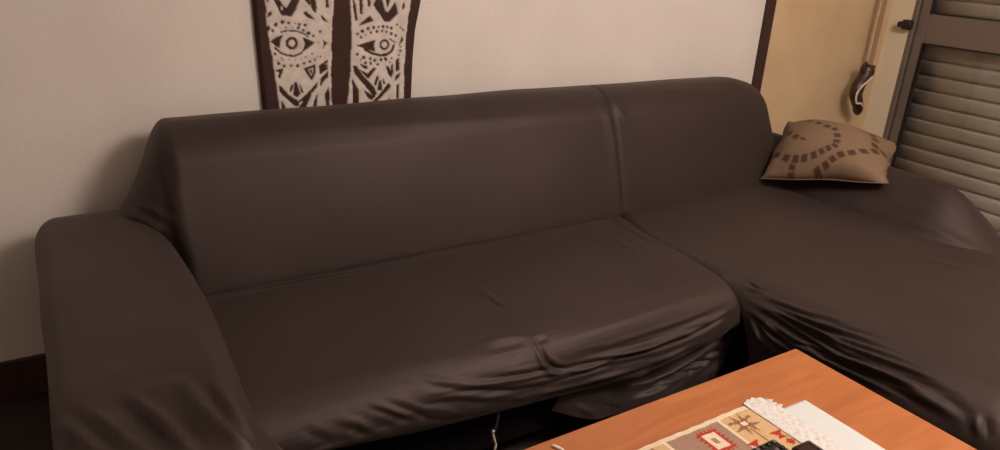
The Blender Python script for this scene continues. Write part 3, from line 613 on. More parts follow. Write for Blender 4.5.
        (0.006, 0.008, [(1.777, 1.303, 0.387), (1.784, 1.257, 0.388), (1.79, 1.211, 0.389), (1.795, 1.158, 0.392), (1.8, 1.106, 0.394), (1.809, 1.059, 0.4), (1.817, 1.013, 0.405)]),
        (-0.007, 0.008, [(1.786, 1.305, 0.398), (1.796, 1.269, 0.401), (1.805, 1.234, 0.405), (1.814, 1.18, 0.408), (1.822, 1.127, 0.412), (1.844, 1.061, 0.421), (1.868, 0.999, 0.428)]),
        (-0.007, 0.009, [(1.801, 1.167, 0.398), (1.808, 1.126, 0.401), (1.814, 1.085, 0.405), (1.818, 1.042, 0.406), (1.821, 1.0, 0.407), (1.835, 0.949, 0.414), (1.849, 0.9, 0.42)]),
        (0.005, 0.009, [(1.789, 1.267, 0.394), (1.801, 1.204, 0.4), (1.813, 1.143, 0.406), (1.827, 1.07, 0.413), (1.841, 1.0, 0.418), (1.853, 0.933, 0.422), (1.866, 0.869, 0.426)]),
        (0.01, 0.01, [(1.761, 1.275, 0.345), (1.76, 1.233, 0.338), (1.76, 1.192, 0.331), (1.761, 1.138, 0.331), (1.762, 1.087, 0.332), (1.765, 1.04, 0.338), (1.768, 0.995, 0.344), (1.772, 0.937, 0.349), (1.775, 0.881, 0.355), (1.775, 0.823, 0.355), (1.773, 0.768, 0.355)]),
        (-0.01, 0.01, [(1.764, 1.28, 0.355), (1.765, 1.23, 0.35), (1.765, 1.181, 0.346), (1.766, 1.137, 0.346), (1.767, 1.094, 0.346), (1.772, 1.032, 0.353), (1.777, 0.973, 0.36), (1.783, 0.903, 0.367), (1.787, 0.836, 0.374), (1.787, 0.782, 0.376), (1.787, 0.73, 0.377)]),
        (0.009, 0.008, [(1.758, 1.282, 0.331), (1.757, 1.267, 0.318), (1.758, 1.252, 0.304), (1.758, 1.232, 0.279), (1.759, 1.211, 0.255)]),
        (-0.011, 0.008, [(1.76, 1.277, 0.34), (1.758, 1.255, 0.327), (1.757, 1.234, 0.314), (1.757, 1.209, 0.294), (1.757, 1.184, 0.273)]),
        (0.009, 0.008, [(1.76, 1.274, 0.342), (1.758, 1.245, 0.329), (1.757, 1.216, 0.316), (1.756, 1.186, 0.301), (1.757, 1.157, 0.285)]),
        (-0.01, 0.008, [(1.76, 1.262, 0.341), (1.759, 1.221, 0.33), (1.758, 1.18, 0.32), (1.757, 1.145, 0.313), (1.757, 1.112, 0.306)]),
        (0.009, 0.009, [(1.761, 1.263, 0.343), (1.761, 1.212, 0.336), (1.76, 1.162, 0.329), (1.76, 1.114, 0.327), (1.761, 1.067, 0.326)]),
        (-0.01, 0.01, [(1.763, 1.255, 0.35), (1.763, 1.187, 0.341), (1.762, 1.122, 0.333), (1.764, 1.063, 0.335), (1.766, 1.008, 0.337), (1.766, 0.968, 0.337), (1.767, 0.93, 0.336)]),
        (-0.005, 0.006, [(1.81, 1.339, 0.422), (1.812, 1.328, 0.421), (1.814, 1.318, 0.421), (1.817, 1.305, 0.42), (1.82, 1.292, 0.42)]),
        (-0.006, 0.006, [(1.794, 1.322, 0.409), (1.801, 1.304, 0.41), (1.807, 1.286, 0.412), (1.813, 1.269, 0.414), (1.818, 1.251, 0.415)]),
        (0.006, 0.006, [(1.803, 1.331, 0.417), (1.805, 1.317, 0.416), (1.807, 1.303, 0.415), (1.814, 1.285, 0.416), (1.82, 1.268, 0.417)]),
        (0.007, 0.012, [(1.793, 0.87, 0.381), (1.797, 0.824, 0.385), (1.799, 0.779, 0.389), (1.797, 0.732, 0.388), (1.795, 0.686, 0.387), (1.789, 0.652, 0.381), (1.784, 0.618, 0.376)]),
        (-0.009, 0.014, [(1.779, 0.856, 0.362), (1.781, 0.816, 0.366), (1.783, 0.778, 0.37), (1.781, 0.737, 0.369), (1.779, 0.697, 0.368), (1.777, 0.671, 0.365), (1.775, 0.645, 0.362)]),
        (0.005, 0.01, [(1.799, 0.609, 0.391), (1.792, 0.601, 0.384), (1.787, 0.594, 0.376), (1.779, 0.585, 0.364), (1.773, 0.576, 0.351)]),
        (-0.006, 0.012, [(1.796, 0.628, 0.389), (1.787, 0.618, 0.379), (1.78, 0.609, 0.369), (1.774, 0.6, 0.359), (1.769, 0.591, 0.348)]),
        (-0.004, 0.012, [(1.802, 0.967, 0.391), (1.813, 0.902, 0.4), (1.824, 0.84, 0.408), (1.829, 0.789, 0.412), (1.834, 0.741, 0.416)]),
        (-0.004, 0.02, [(2.461, 1.213, 0.438), (2.492, 1.168, 0.437), (2.522, 1.124, 0.436), (2.546, 1.069, 0.436), (2.569, 1.016, 0.435)]),
        (0.00591266, 0.0055, [(1.786, 1.309, 0.399), (1.805, 1.192, 0.402), (1.817, 1.081, 0.407), (1.845, 0.966, 0.419), (1.874, 0.861, 0.428)]),
        (-0.00591266, 0.005, [(1.782, 1.304, 0.394), (1.798, 1.187, 0.396), (1.808, 1.076, 0.4), (1.83, 0.962, 0.412), (1.851, 0.857, 0.421)]),
        (0.00611989, 0.0055, [(1.784, 1.307, 0.396), (1.798, 1.169, 0.395), (1.806, 1.04, 0.396), (1.828, 0.909, 0.41), (1.85, 0.79, 0.422)]),
        (-0.00611989, 0.005, [(1.78, 1.302, 0.39), (1.792, 1.165, 0.388), (1.798, 1.036, 0.389), (1.816, 0.907, 0.402), (1.832, 0.788, 0.413)]),
        (0.00710636, 0.0055, [(1.781, 1.304, 0.392), (1.795, 1.143, 0.391), (1.803, 0.994, 0.392), (1.822, 0.843, 0.406), (1.84, 0.707, 0.419)]),
        (-0.00710636, 0.005, [(1.777, 1.3, 0.386), (1.789, 1.139, 0.384), (1.796, 0.991, 0.385), (1.811, 0.841, 0.398), (1.823, 0.706, 0.41)]),
        (0.00870181, 0.0055, [(1.779, 1.302, 0.389), (1.783, 1.126, 0.376), (1.782, 0.967, 0.367), (1.797, 0.812, 0.385), (1.81, 0.674, 0.401)]),
        (-0.00870181, 0.005, [(1.775, 1.298, 0.383), (1.778, 1.123, 0.369), (1.777, 0.965, 0.359), (1.788, 0.811, 0.376), (1.798, 0.674, 0.391)]),
        (0.00638771, 0.0055, [(1.776, 1.3, 0.385), (1.776, 1.135, 0.366), (1.772, 0.984, 0.351), (1.779, 0.836, 0.363), (1.784, 0.702, 0.375)]),
        (-0.00638771, 0.005, [(1.773, 1.295, 0.379), (1.772, 1.131, 0.358), (1.768, 0.982, 0.342), (1.773, 0.836, 0.352), (1.775, 0.704, 0.362)]),
        (0.00660673, 0.0055, [(1.774, 1.297, 0.381), (1.772, 1.151, 0.361), (1.768, 1.016, 0.344), (1.773, 0.88, 0.35), (1.774, 0.756, 0.357)]),
        (-0.00660673, 0.005, [(1.771, 1.293, 0.375), (1.769, 1.148, 0.353), (1.765, 1.015, 0.334), (1.767, 0.881, 0.338), (1.767, 0.758, 0.342)]),
        (0.00592473, 0.0055, [(1.772, 1.295, 0.378), (1.773, 1.172, 0.363), (1.77, 1.056, 0.351), (1.774, 0.936, 0.353), (1.776, 0.824, 0.357)]),
        (-0.00592473, 0.005, [(1.769, 1.291, 0.371), (1.769, 1.169, 0.355), (1.766, 1.055, 0.341), (1.768, 0.937, 0.341), (1.768, 0.827, 0.342)]),
        (0.0092099, 0.0055, [(1.77, 1.293, 0.374), (1.77, 1.184, 0.358), (1.767, 1.081, 0.346), (1.77, 0.972, 0.347), (1.772, 0.871, 0.349)]),
        (-0.0092099, 0.005, [(1.767, 1.29, 0.367), (1.766, 1.181, 0.351), (1.764, 1.079, 0.336), (1.765, 0.973, 0.334), (1.766, 0.875, 0.333)]),
        (0.00872661, 0.0055, [(1.768, 1.291, 0.37), (1.767, 1.198, 0.354), (1.764, 1.108, 0.34), (1.768, 1.016, 0.344), (1.771, 0.929, 0.347)]),
        (-0.00872661, 0.005, [(1.766, 1.288, 0.363), (1.764, 1.195, 0.346), (1.761, 1.107, 0.33), (1.763, 1.017, 0.33), (1.765, 0.933, 0.331)]),
        (0.00627374, 0.0055, [(1.767, 1.29, 0.366), (1.766, 1.21, 0.351), (1.763, 1.134, 0.338), (1.766, 1.054, 0.341), (1.768, 0.979, 0.343)]),
        (-0.00627374, 0.005, [(1.764, 1.286, 0.359), (1.763, 1.208, 0.343), (1.76, 1.133, 0.328), (1.761, 1.056, 0.327), (1.763, 0.983, 0.326)]),
        (0.0080079, 0.0055, [(1.765, 1.288, 0.362), (1.765, 1.222, 0.35), (1.763, 1.159, 0.339), (1.764, 1.09, 0.339), (1.766, 1.024, 0.338)]),
        (-0.0080079, 0.005, [(1.763, 1.285, 0.355), (1.762, 1.22, 0.341), (1.76, 1.157, 0.329), (1.76, 1.092, 0.325), (1.761, 1.029, 0.32)]),
        (0.00891859, 0.0055, [(1.764, 1.286, 0.358), (1.762, 1.231, 0.342), (1.759, 1.178, 0.328), (1.76, 1.121, 0.325), (1.76, 1.066, 0.323)]),
        (-0.00891859, 0.005, [(1.762, 1.283, 0.351), (1.76, 1.229, 0.333), (1.757, 1.177, 0.317), (1.757, 1.124, 0.31), (1.757, 1.073, 0.303)]),
        (0.00584687, 0.0055, [(1.762, 1.285, 0.353), (1.76, 1.239, 0.336), (1.757, 1.194, 0.318), (1.757, 1.147, 0.313), (1.757, 1.102, 0.308)]),
        (-0.00584687, 0.005, [(1.761, 1.282, 0.347), (1.758, 1.237, 0.327), (1.756, 1.195, 0.306), (1.756, 1.152, 0.296), (1.757, 1.11, 0.286)]),
        (0.00818681, 0.0055, [(1.761, 1.283, 0.349), (1.759, 1.246, 0.33), (1.757, 1.211, 0.31), (1.756, 1.173, 0.3), (1.757, 1.136, 0.29)]),
        (-0.00818681, 0.005, [(1.76, 1.28, 0.342), (1.757, 1.245, 0.32), (1.757, 1.212, 0.297), (1.757, 1.178, 0.282), (1.758, 1.146, 0.266)]),
        (0.00621116, 0.0055, [(1.76, 1.282, 0.345), (1.758, 1.254, 0.325), (1.757, 1.227, 0.304), (1.757, 1.198, 0.291), (1.757, 1.17, 0.278)]),
        (-0.00621116, 0.005, [(1.759, 1.279, 0.338), (1.757, 1.253, 0.315), (1.758, 1.228, 0.291), (1.758, 1.204, 0.273), (1.758, 1.18, 0.254)]),
        (0.00585738, 0.0055, [(1.759, 1.281, 0.34), (1.757, 1.26, 0.316), (1.758, 1.241, 0.291), (1.758, 1.22, 0.272), (1.758, 1.199, 0.254)]),
        (-0.00585738, 0.005, [(1.758, 1.278, 0.333), (1.758, 1.26, 0.305), (1.759, 1.242, 0.277), (1.759, 1.226, 0.254), (1.76, 1.21, 0.23)]),
        (0.00896194, 0.0055, [(1.759, 1.279, 0.336), (1.759, 1.265, 0.306), (1.761, 1.252, 0.274), (1.76, 1.237, 0.254), (1.76, 1.223, 0.234)]),
        (-0.00896194, 0.005, [(1.758, 1.277, 0.328), (1.761, 1.266, 0.294), (1.762, 1.254, 0.26), (1.763, 1.245, 0.234), (1.763, 1.235, 0.208)]),
    ],
    'armL': [
        (0.016, 0.015, [(0.142, 1.275, 0.606), (0.155, 1.228, 0.598), (0.167, 1.183, 0.589), (0.184, 1.142, 0.581), (0.201, 1.108, 0.57), (0.218, 1.087, 0.552), (0.239, 1.083, 0.52)]),
        (-0.014, 0.014, [(0.164, 1.254, 0.603), (0.178, 1.206, 0.594), (0.193, 1.161, 0.584), (0.209, 1.125, 0.572), (0.229, 1.103, 0.548)]),
        (-0.012, 0.012, [(0.033, 1.266, 0.607), (0.053, 1.22, 0.598), (0.072, 1.177, 0.589), (0.088, 1.136, 0.58), (0.104, 1.099, 0.57)]),
        (0.01, 0.013, [(0.054, 1.269, 0.607), (0.079, 1.217, 0.596), (0.102, 1.168, 0.586), (0.118, 1.127, 0.578), (0.134, 1.092, 0.567)]),
        (0.008, 0.012, [(-0.014, 1.258, 0.607), (0.005, 1.223, 0.6), (0.023, 1.19, 0.593), (0.041, 1.155, 0.585), (0.058, 1.121, 0.577)]),
        (-0.008, 0.01, [(-0.033, 1.268, 0.603), (-0.017, 1.227, 0.601), (-0.001, 1.195, 0.595), (0.016, 1.159, 0.587), (0.034, 1.124, 0.579)]),
        (0.007, 0.01, [(-0.056, 1.283, 0.585), (-0.042, 1.232, 0.592), (-0.028, 1.195, 0.592), (-0.016, 1.169, 0.589), (-0.004, 1.145, 0.585)]),
        (-0.008, 0.01, [(0.104, 1.204, 0.593), (0.118, 1.174, 0.587), (0.132, 1.144, 0.581), (0.146, 1.112, 0.574), (0.159, 1.085, 0.564)]),
        (0.004, 0.022, [(0.041, 1.263, 0.606), (0.086, 1.266, 0.605), (0.132, 1.267, 0.605), (0.163, 1.249, 0.602), (0.194, 1.23, 0.599)]),
    ],
    'backM': [
        (0.008, 0.012, [(0.162, 2.175, 0.62), (0.182, 2.121, 0.624), (0.204, 2.088, 0.62), (0.222, 2.06, 0.605), (0.241, 2.043, 0.586)]),
        (-0.009, 0.012, [(0.156, 2.16, 0.608), (0.176, 2.115, 0.606), (0.196, 2.084, 0.599), (0.219, 2.052, 0.582), (0.245, 2.036, 0.558)]),
        (0.006, 0.012, [(0.172, 2.178, 0.638), (0.197, 2.118, 0.646), (0.223, 2.081, 0.646), (0.247, 2.055, 0.634), (0.27, 2.024, 0.623)]),
        (-0.006, 0.01, [(0.174, 2.156, 0.637), (0.197, 2.109, 0.637), (0.221, 2.076, 0.633), (0.24, 2.053, 0.619), (0.26, 2.034, 0.604)]),
        (-0.006, 0.02, [(0.261, 2.125, 0.806), (0.255, 2.1, 0.757), (0.25, 2.081, 0.706), (0.256, 2.051, 0.65), (0.262, 2.028, 0.591)]),
        (0.005, 0.02, [(1.773, 2.146, 0.854), (1.78, 2.109, 0.828), (1.797, 2.084, 0.8), (1.803, 2.06, 0.752), (1.814, 2.042, 0.701), (1.809, 2.018, 0.63), (1.804, 1.995, 0.558)]),
        (0.0022, 0.006, [(1.222, 2.083, 0.798), (1.231, 2.078, 0.79), (1.24, 2.073, 0.781), (1.25, 2.069, 0.769), (1.26, 2.064, 0.757)]),
        (0.003, 0.02, [(0.311, 2.111, 0.827), (0.472, 2.113, 0.828), (0.645, 2.113, 0.83), (0.879, 2.102, 0.824), (1.141, 2.095, 0.816), (1.435, 2.088, 0.806), (1.766, 2.08, 0.796)]),
    ],
    'backC': [
        (0.007, 0.014, [(1.827, 2.165, 0.858), (1.834, 2.117, 0.836), (1.857, 2.087, 0.81), (1.874, 2.068, 0.782), (1.898, 2.056, 0.752)]),
        (-0.004, 0.02, [(1.983, 2.107, 0.828), (2.139, 2.103, 0.826), (2.304, 2.1, 0.824), (2.444, 2.09, 0.808), (2.594, 2.082, 0.791)]),
    ],
    'armR': [
        (-0.006, 0.014, [(2.707, 1.829, 0.433), (2.706, 1.706, 0.435), (2.706, 1.591, 0.437), (2.71, 1.485, 0.439), (2.712, 1.384, 0.442), (2.721, 1.291, 0.442), (2.744, 1.21, 0.437)]),
        (0.006, 0.014, [(2.745, 1.393, 0.479), (2.741, 1.32, 0.471), (2.748, 1.255, 0.459), (2.764, 1.186, 0.443), (2.785, 1.121, 0.425)]),
        (-0.005, 0.012, [(2.751, 1.545, 0.488), (2.752, 1.461, 0.487), (2.752, 1.379, 0.486), (2.752, 1.299, 0.478), (2.766, 1.229, 0.466)]),
        (0.005, 0.012, [(2.881, 1.507, 0.6), (2.853, 1.435, 0.588), (2.834, 1.372, 0.574), (2.82, 1.3, 0.549), (2.824, 1.239, 0.52)]),
    ],
}
sofa = thing('corner_sofa', 'dark brown fabric covered corner sofa with a chaise along the white wall', 'sofa', (1.4, 1.6, 0))
def finish(name, V, F, amp=.006, scale=3., seed=0., lab=None):
    N = normals(V, F); V = lownoise(V, N, amp, scale, seed)
    N = normals(V, F)
    if name_key.get(name): V = wrinkle(V, N, WR.get(name_key[name], []))
    o = link(name.split('#')[0], to_mesh(V, F), FAB, sofa)
    if lab: o['label'] = lab
    return o
name_key = {'seat#': 'seat', 'chaise_seat': 'chaise', 'armrest#L': 'armL', 'armrest#R': 'armR', 'backrest#M': 'backM', 'backrest#C': 'backC', 'skirt': 'skirt'}

# base and feet
mk('base', merge(bevel_box((.02, 1.40, .07), (1.80, 2.26, .37), .01), bevel_box((1.83, .50, .07), (2.86, 2.26, .33), .01)), BLACK, sofa)
for (x, y) in ((.08, 1.46), (.08, 2.2), (1.5, 1.46), (1.86, .57), (2.78, .57), (2.78, 2.2)):
    mk('foot', tube([(x, y, 0), (x, y, .075)], [.022, .03], 14), BLACK, sofa, True)

# main seat: a sheet swept along x
def resample(prof, n):
    P = np.array(prof); s = np.concatenate([[0], np.cumsum(np.linalg.norm(np.diff(P, axis=0), axis=1))]); t = np.linspace(0, s[-1], n)
    return np.stack([np.interp(t, s, P[:, i]) for i in range(P.shape[1])], -1)
HEMX = [.0, .26, .434, .658, .887, 1.013, 1.221, 1.373, 1.50, 1.613, 1.70, 1.77]
HEMZ = [.37, .335, .307, .279, .260, .249, .231, .222, .232, .250, .262, .30]
def SEAM(y): return .066*np.clip((y-1.70)/.25, 0, 1)**1.5
def seat_sheet():
    nx, nv = 620, 360
    X = np.linspace(.15, 1.802, nx); V = np.zeros((nx, nv, 3))
    for i, x in enumerate(X):
        t = max(0, (x-1.735)/.067); yf = 1.304+.075*(1-math.sqrt(max(0, 1-min(t, 1)**2.4)))
        hz = float(np.interp(x, HEMX, HEMZ))
        z0 = .434
        prof = [(2.04, .39), (1.99, .418), (1.90, z0)]
        prof += [(yy, z0+.006*math.sin(PI*(1.9-yy)/(1.9-yf-.14))) for yy in np.linspace(1.85, yf+.14, 8)]
        for a in np.linspace(.1, 1, 12):
            prof.append((yf+.14-.14*math.sin(a*PI/2), z0-.10+.10*math.cos(a*PI/2)))
        zz = z0-.10
        bulge = .02*math.exp(-((x-1.1)/.4)**2)
        for a in np.linspace(.1, 1, 8):
            prof.append((yf-.008*math.sin(a*PI)+.012*a, zz+(hz-zz)*a))
        prof += [(yf+.022, hz-.010), (yf+.045, hz-.004), (yf+.062, hz+.015), (yf+.085, hz+.04)]
        q = resample(prof, nv)
        V[i, :, 0] = x+np.where(q[:, 0] > 1.4, SEAM(q[:, 0])*max(0, (x-1.2)/.575), 0); V[i, :, 1] = q[:, 0]; V[i, :, 2] = q[:, 1]-.020*max(0, (x-1.735)/.03)**2
    V = V.reshape(-1, 3); F = grid_faces(nx, nv)
    return V, F
V, F = seat_sheet()
finish('seat#', V, F[:, ::-1], .004, 3, 1.)

# hanging skirt below the right half of the seat front
def skirt_sheet():
    nx, nz = 260, 120
    V = np.zeros((nx, nz, 3))
    for i in range(nx):
        u = i/(nx-1); 
        for j in range(nz):
            v = j/(nz-1)
            xt = 1.16+(1.85-1.16)*u; xb = 1.085+(1.80-1.085)*u
            zt = float(np.interp(xt, HEMX+[1.86], HEMZ+[.38]))+.03*(1-u); zb = float(np.interp(xb, [1.08, 1.27, 1.4, 1.55, 1.75], [.170, .075, .05, .045, .05]))
            x = xt+(xb-xt)*v; z = zt+(zb-zt)*v
            y = 1.352+.085*(1-v)**1.6*(1-u)**.5-.012*math.sin(v*PI)+.010*math.sin(u*17+v*2.2)*v+.03*max(0, (u-.85)/.15)**2
            V[i, j] = (x, y, z)
    return V.reshape(-1, 3), grid_faces(nx, nz)
V, F = skirt_sheet()
o = finish('skirt', V, F[:, ::-1], .004, 5, 3.)
md = o.modifiers.new('thickness', 'SOLIDIFY'); md.thickness = .003

# chaise seat: a sheet swept along y, closed round its front end
def chaise_sheet():
    ny, nv = 600, 400
    Y = np.linspace(2.04, .42, ny); V = np.zeros((ny, nv, 3))
    for i, y in enumerate(Y):
        hz = float(np.interp(y, [.4, 1.0, 1.21, 1.24, 1.27, 1.31, 1.34], [.07, .07, .08, .16, .26, .32, .34]))
        t = max(0, (.62-y)/.20); drop = .16*(1-math.sqrt(max(0, 1-min(t, 1)**2)))
        z0 = .434-drop
        rx = .12*(1-math.exp(-max(0, 1.42-y)/.12))+.034   # edge softness grows away from the corner
        rz = .11*(1-math.exp(-max(0, 1.40-y)/.09))+.032
        xl = 1.756+.05*(t**2 if t < 1 else 1)+float(SEAM(y))
        prof = [(2.93, .08), (2.94, z0-.12), (2.92, z0-.06), (2.87, z0-.02), (2.78, z0-.004), (2.6, z0)]
        prof += [(xx, z0+.008*math.sin(PI*(2.6-xx)/(2.6-xl-rx))) for xx in np.linspace(2.5, xl+rx, 8)]
        for a in np.linspace(.1, 1, 12): prof.append((xl+rx-rx*math.sin(a*PI/2), z0-rz+rz*math.cos(a*PI/2)))
        hz = min(hz, z0-rz-.01)
        for a in np.linspace(.1, 1, 8): prof.append((xl+.012*a, z0-rz+(hz-z0+rz)*a))
        prof += [(xl+.03, hz-.006), (xl+.05, hz+.02)]
        q = resample(prof, nv); V[i, :, 0] = q[:, 0]; V[i, :, 1] = y; V[i, :, 2] = q[:, 1]
    # front end drops to the hem
    last = V[-1].copy(); extra = []
    for k in range(1, 24):
        r = last.copy(); r[:, 1] = .42-.01*math.sin(k/23*PI/2); r[:, 2] = last[:, 2]+(.07-last[:, 2])*(k/23); extra.append(r)
    V = np.concatenate([V, np.array(extra)], 0)
    return V.reshape(-1, 3), grid_faces(V.shape[0], nv)
V, F = chaise_sheet()
finish('chaise_seat', V, F, .005, 3, 5.)

# left armrest
def arm_left():
    V, F = rounded_box((-.070, 1.02, .05), (.245, 2.31, .615), (.06, .12, .08), .0085)
    x, y, z = V.T.copy()
    t = sm((1.35-y)/.33)
    V[:, 2] = np.where(z > .3, z-.045*t*(z-.3)/.3, z)
    wx = sm((x-.0)/.23)
    V[:, 0] += wx*.022*np.sin(PI*np.clip((y-1.15)/1.0, 0, 1))*sm((z-.2)/.3)
    V[:, 0] -= wx*.03*sm((y-1.95)/.35)
    V[:, 0] += wx*.09*sm((.57-z)/.16)*sm((1.32-y)/.2)
    # cloth flares out to the floor at the front
    f = np.clip((.52-z)/.5, 0, 1)
    V[:, 1] -= np.where(y < 1.2, .06*f, 0)
    V[:, 0] -= np.where(x < .05, .02*f, 0)
    return V, F
V, F = arm_left()
finish('armrest#L', V, F, .005, 4, 9.)

# right armrest: broad slope towards the chaise
def arm_right():
    V, F = rounded_box((2.60, 1.02, .05), (2.96, 2.30, .605), (.10, .16, .07), .0105)
    x, y, z = V.T.copy()
    s = sm((2.90-x)/.30)                      # inner slope
    V[:, 2] = np.where(z > .3, z-.235*s*(z-.3)/.3, z)
    t = sm((1.36-y)/.34)
    V[:, 2] = np.where(V[:, 2] > .3, V[:, 2]-.17*t*(V[:, 2]-.3)/.3, V[:, 2])
    V[:, 1] = np.where(y < 1.3, V[:, 1]-.06*sm((.5-z)/.3), V[:, 1])
    return V, F
V, F = arm_right()
finish('armrest#R', V, F, .004, 4, 12.)

# backrests
def back(x0, x1, flare, zt, rx):
    V, F = rounded_box((x0, 1.955, .34), (x1, 2.33, zt), (rx, .175, .095), .0095)
    x, y, z = V.T.copy()
    h = np.clip((z-.40)/(zt-.40), 0, 1.05)
    V[:, 1] += (.150*h-.012*np.sin(PI*h))*np.clip((2.33-y)/.37, 0, 1)
    if flare:
        q = np.clip((x0+.22-x)/.22, 0, 1)
        V[:, 0] -= .118*q*np.clip((zt-.02-z)/.26, 0, 1)**1.5*np.where(y > 2.0, sm((y-1.9)/.25), .0+.25*sm((z-.5)/.2))
    else:
        q = np.clip((x-x1+.15)/.15, 0, 1)
        V[:, 0] += .03*q*np.clip((zt-z)/.4, 0, 1)
    return V, F
V, F = back(.248, 1.865, True, .868, .05)
V[:, 2] += .006*np.sin(PI*np.clip((V[:, 0]-.9)/1.0, 0, 1))*sm((V[:, 2]-.7)/.15)
finish('backrest#M', V, F, .007, 2.6, 20.)
V, F = back(1.795, 2.745, False, .868, .05)
q = sm((V[:, 0]-2.50)/.26); V[:, 2] -= .035*q**2*sm((V[:, 2]-.6)/.2)
finish('backrest#C', V, F, .007, 2.6, 24.)

# drawstring below the hem
pts = spline([(.885, 1.345, .275), (.888, 1.330, .245), (.880, 1.326, .20), (.872, 1.325, .19)], 6)
mk('drawstring', tube(pts, .0035, 8), GREYC, sofa, True)
o = mk('cord_end', tube(spline([(.872, 1.325, .197), (.874, 1.324, .175), (.882, 1.324, .150), (.878, 1.323, .130), (.886, 1.324, .095), (.880, 1.325, .05)], 5),
        [.0045, .004, .003, .003, .004, .003]*4+[.004, .005], 8), CORD, sofa, True); o['label'] = 'white frayed cord end'

PIL_SQ = [(-0.2138, 0.1885, 25.0, 0.0, 0.0136, 0.0135), (-0.0942, 0.0928, 0.841, -0.541, 0.0165, 0.0135), (-0.0444, 0.0607, 0.834, -0.551, 0.0165, 0.0135), (0.0002, 0.0304, 0.865, -0.502, 0.016, 0.0135), (0.0368, 0.0136, 0.65, -0.76, 0.0136, 0.0135), (0.0523, -0.0306, 0.221, -0.975, 0.0144, 0.0135), (0.0556, -0.0691, -0.014, -1.0, 0.0111, 0.0135), (0.0514, -0.0957, -0.547, -0.837, 0.0091, 0.0135), (0.0263, -0.1139, -0.833, -0.554, 0.0104, 0.0135), (0.0006, -0.1295, -0.88, -0.475, 0.011, 0.0135), (-0.0308, -0.1447, -0.946, -0.324, 0.0126, 0.0135), (-0.0693, -0.1535, -0.993, -0.12, 0.013, 0.0135), (-0.1065, -0.1538, -0.995, 0.096, 0.0138, 0.0135), (-0.1498, -0.1457, -0.936, 0.353, 0.0165, 0.0135), (-0.2012, -0.1181, -0.881, 0.473, 0.0165, 0.0135), (-0.17, 0.0013, 0.722, -0.691, 0.0165, 0.0135), (-0.1246, -0.0422, 0.786, -0.618, 0.0165, 0.0135), (-0.0868, -0.0641, 0.865, -0.501, 0.0148, 0.006), (-0.1159, -0.1804, -0.267, -0.964, 0.009, 0.0135), (-0.1193, -0.2023, -0.154, -0.988, 0.009, 0.0135), (-0.0135, -0.1987, 0.882, 0.471, 0.0127, 0.0135), (0.0194, -0.1812, 0.837, 0.547, 0.0123, 0.0135), (0.0472, -0.1591, 0.796, 0.605, 0.0128, 0.0135), (0.0793, -0.1356, 0.856, 0.517, 0.0147, 0.0135), (0.1211, -0.1144, 0.828, 0.56, 0.0165, 0.0135), (0.1609, -0.0805, 0.725, 0.688, 0.0165, 0.0135), (0.198, -0.0415, 0.68, 0.734, 0.0165, 0.0135), (0.2293, -0.0066, 0.669, 0.743, 0.0159, 0.0135), (0.1976, 0.0012, -0.031, 1.0, 0.0161, 0.0135), (0.1951, 0.0534, -0.236, 0.972, 0.0158, 0.0135), (0.1756, 0.0917, -0.453, 0.892, 0.0146, 0.0135)]
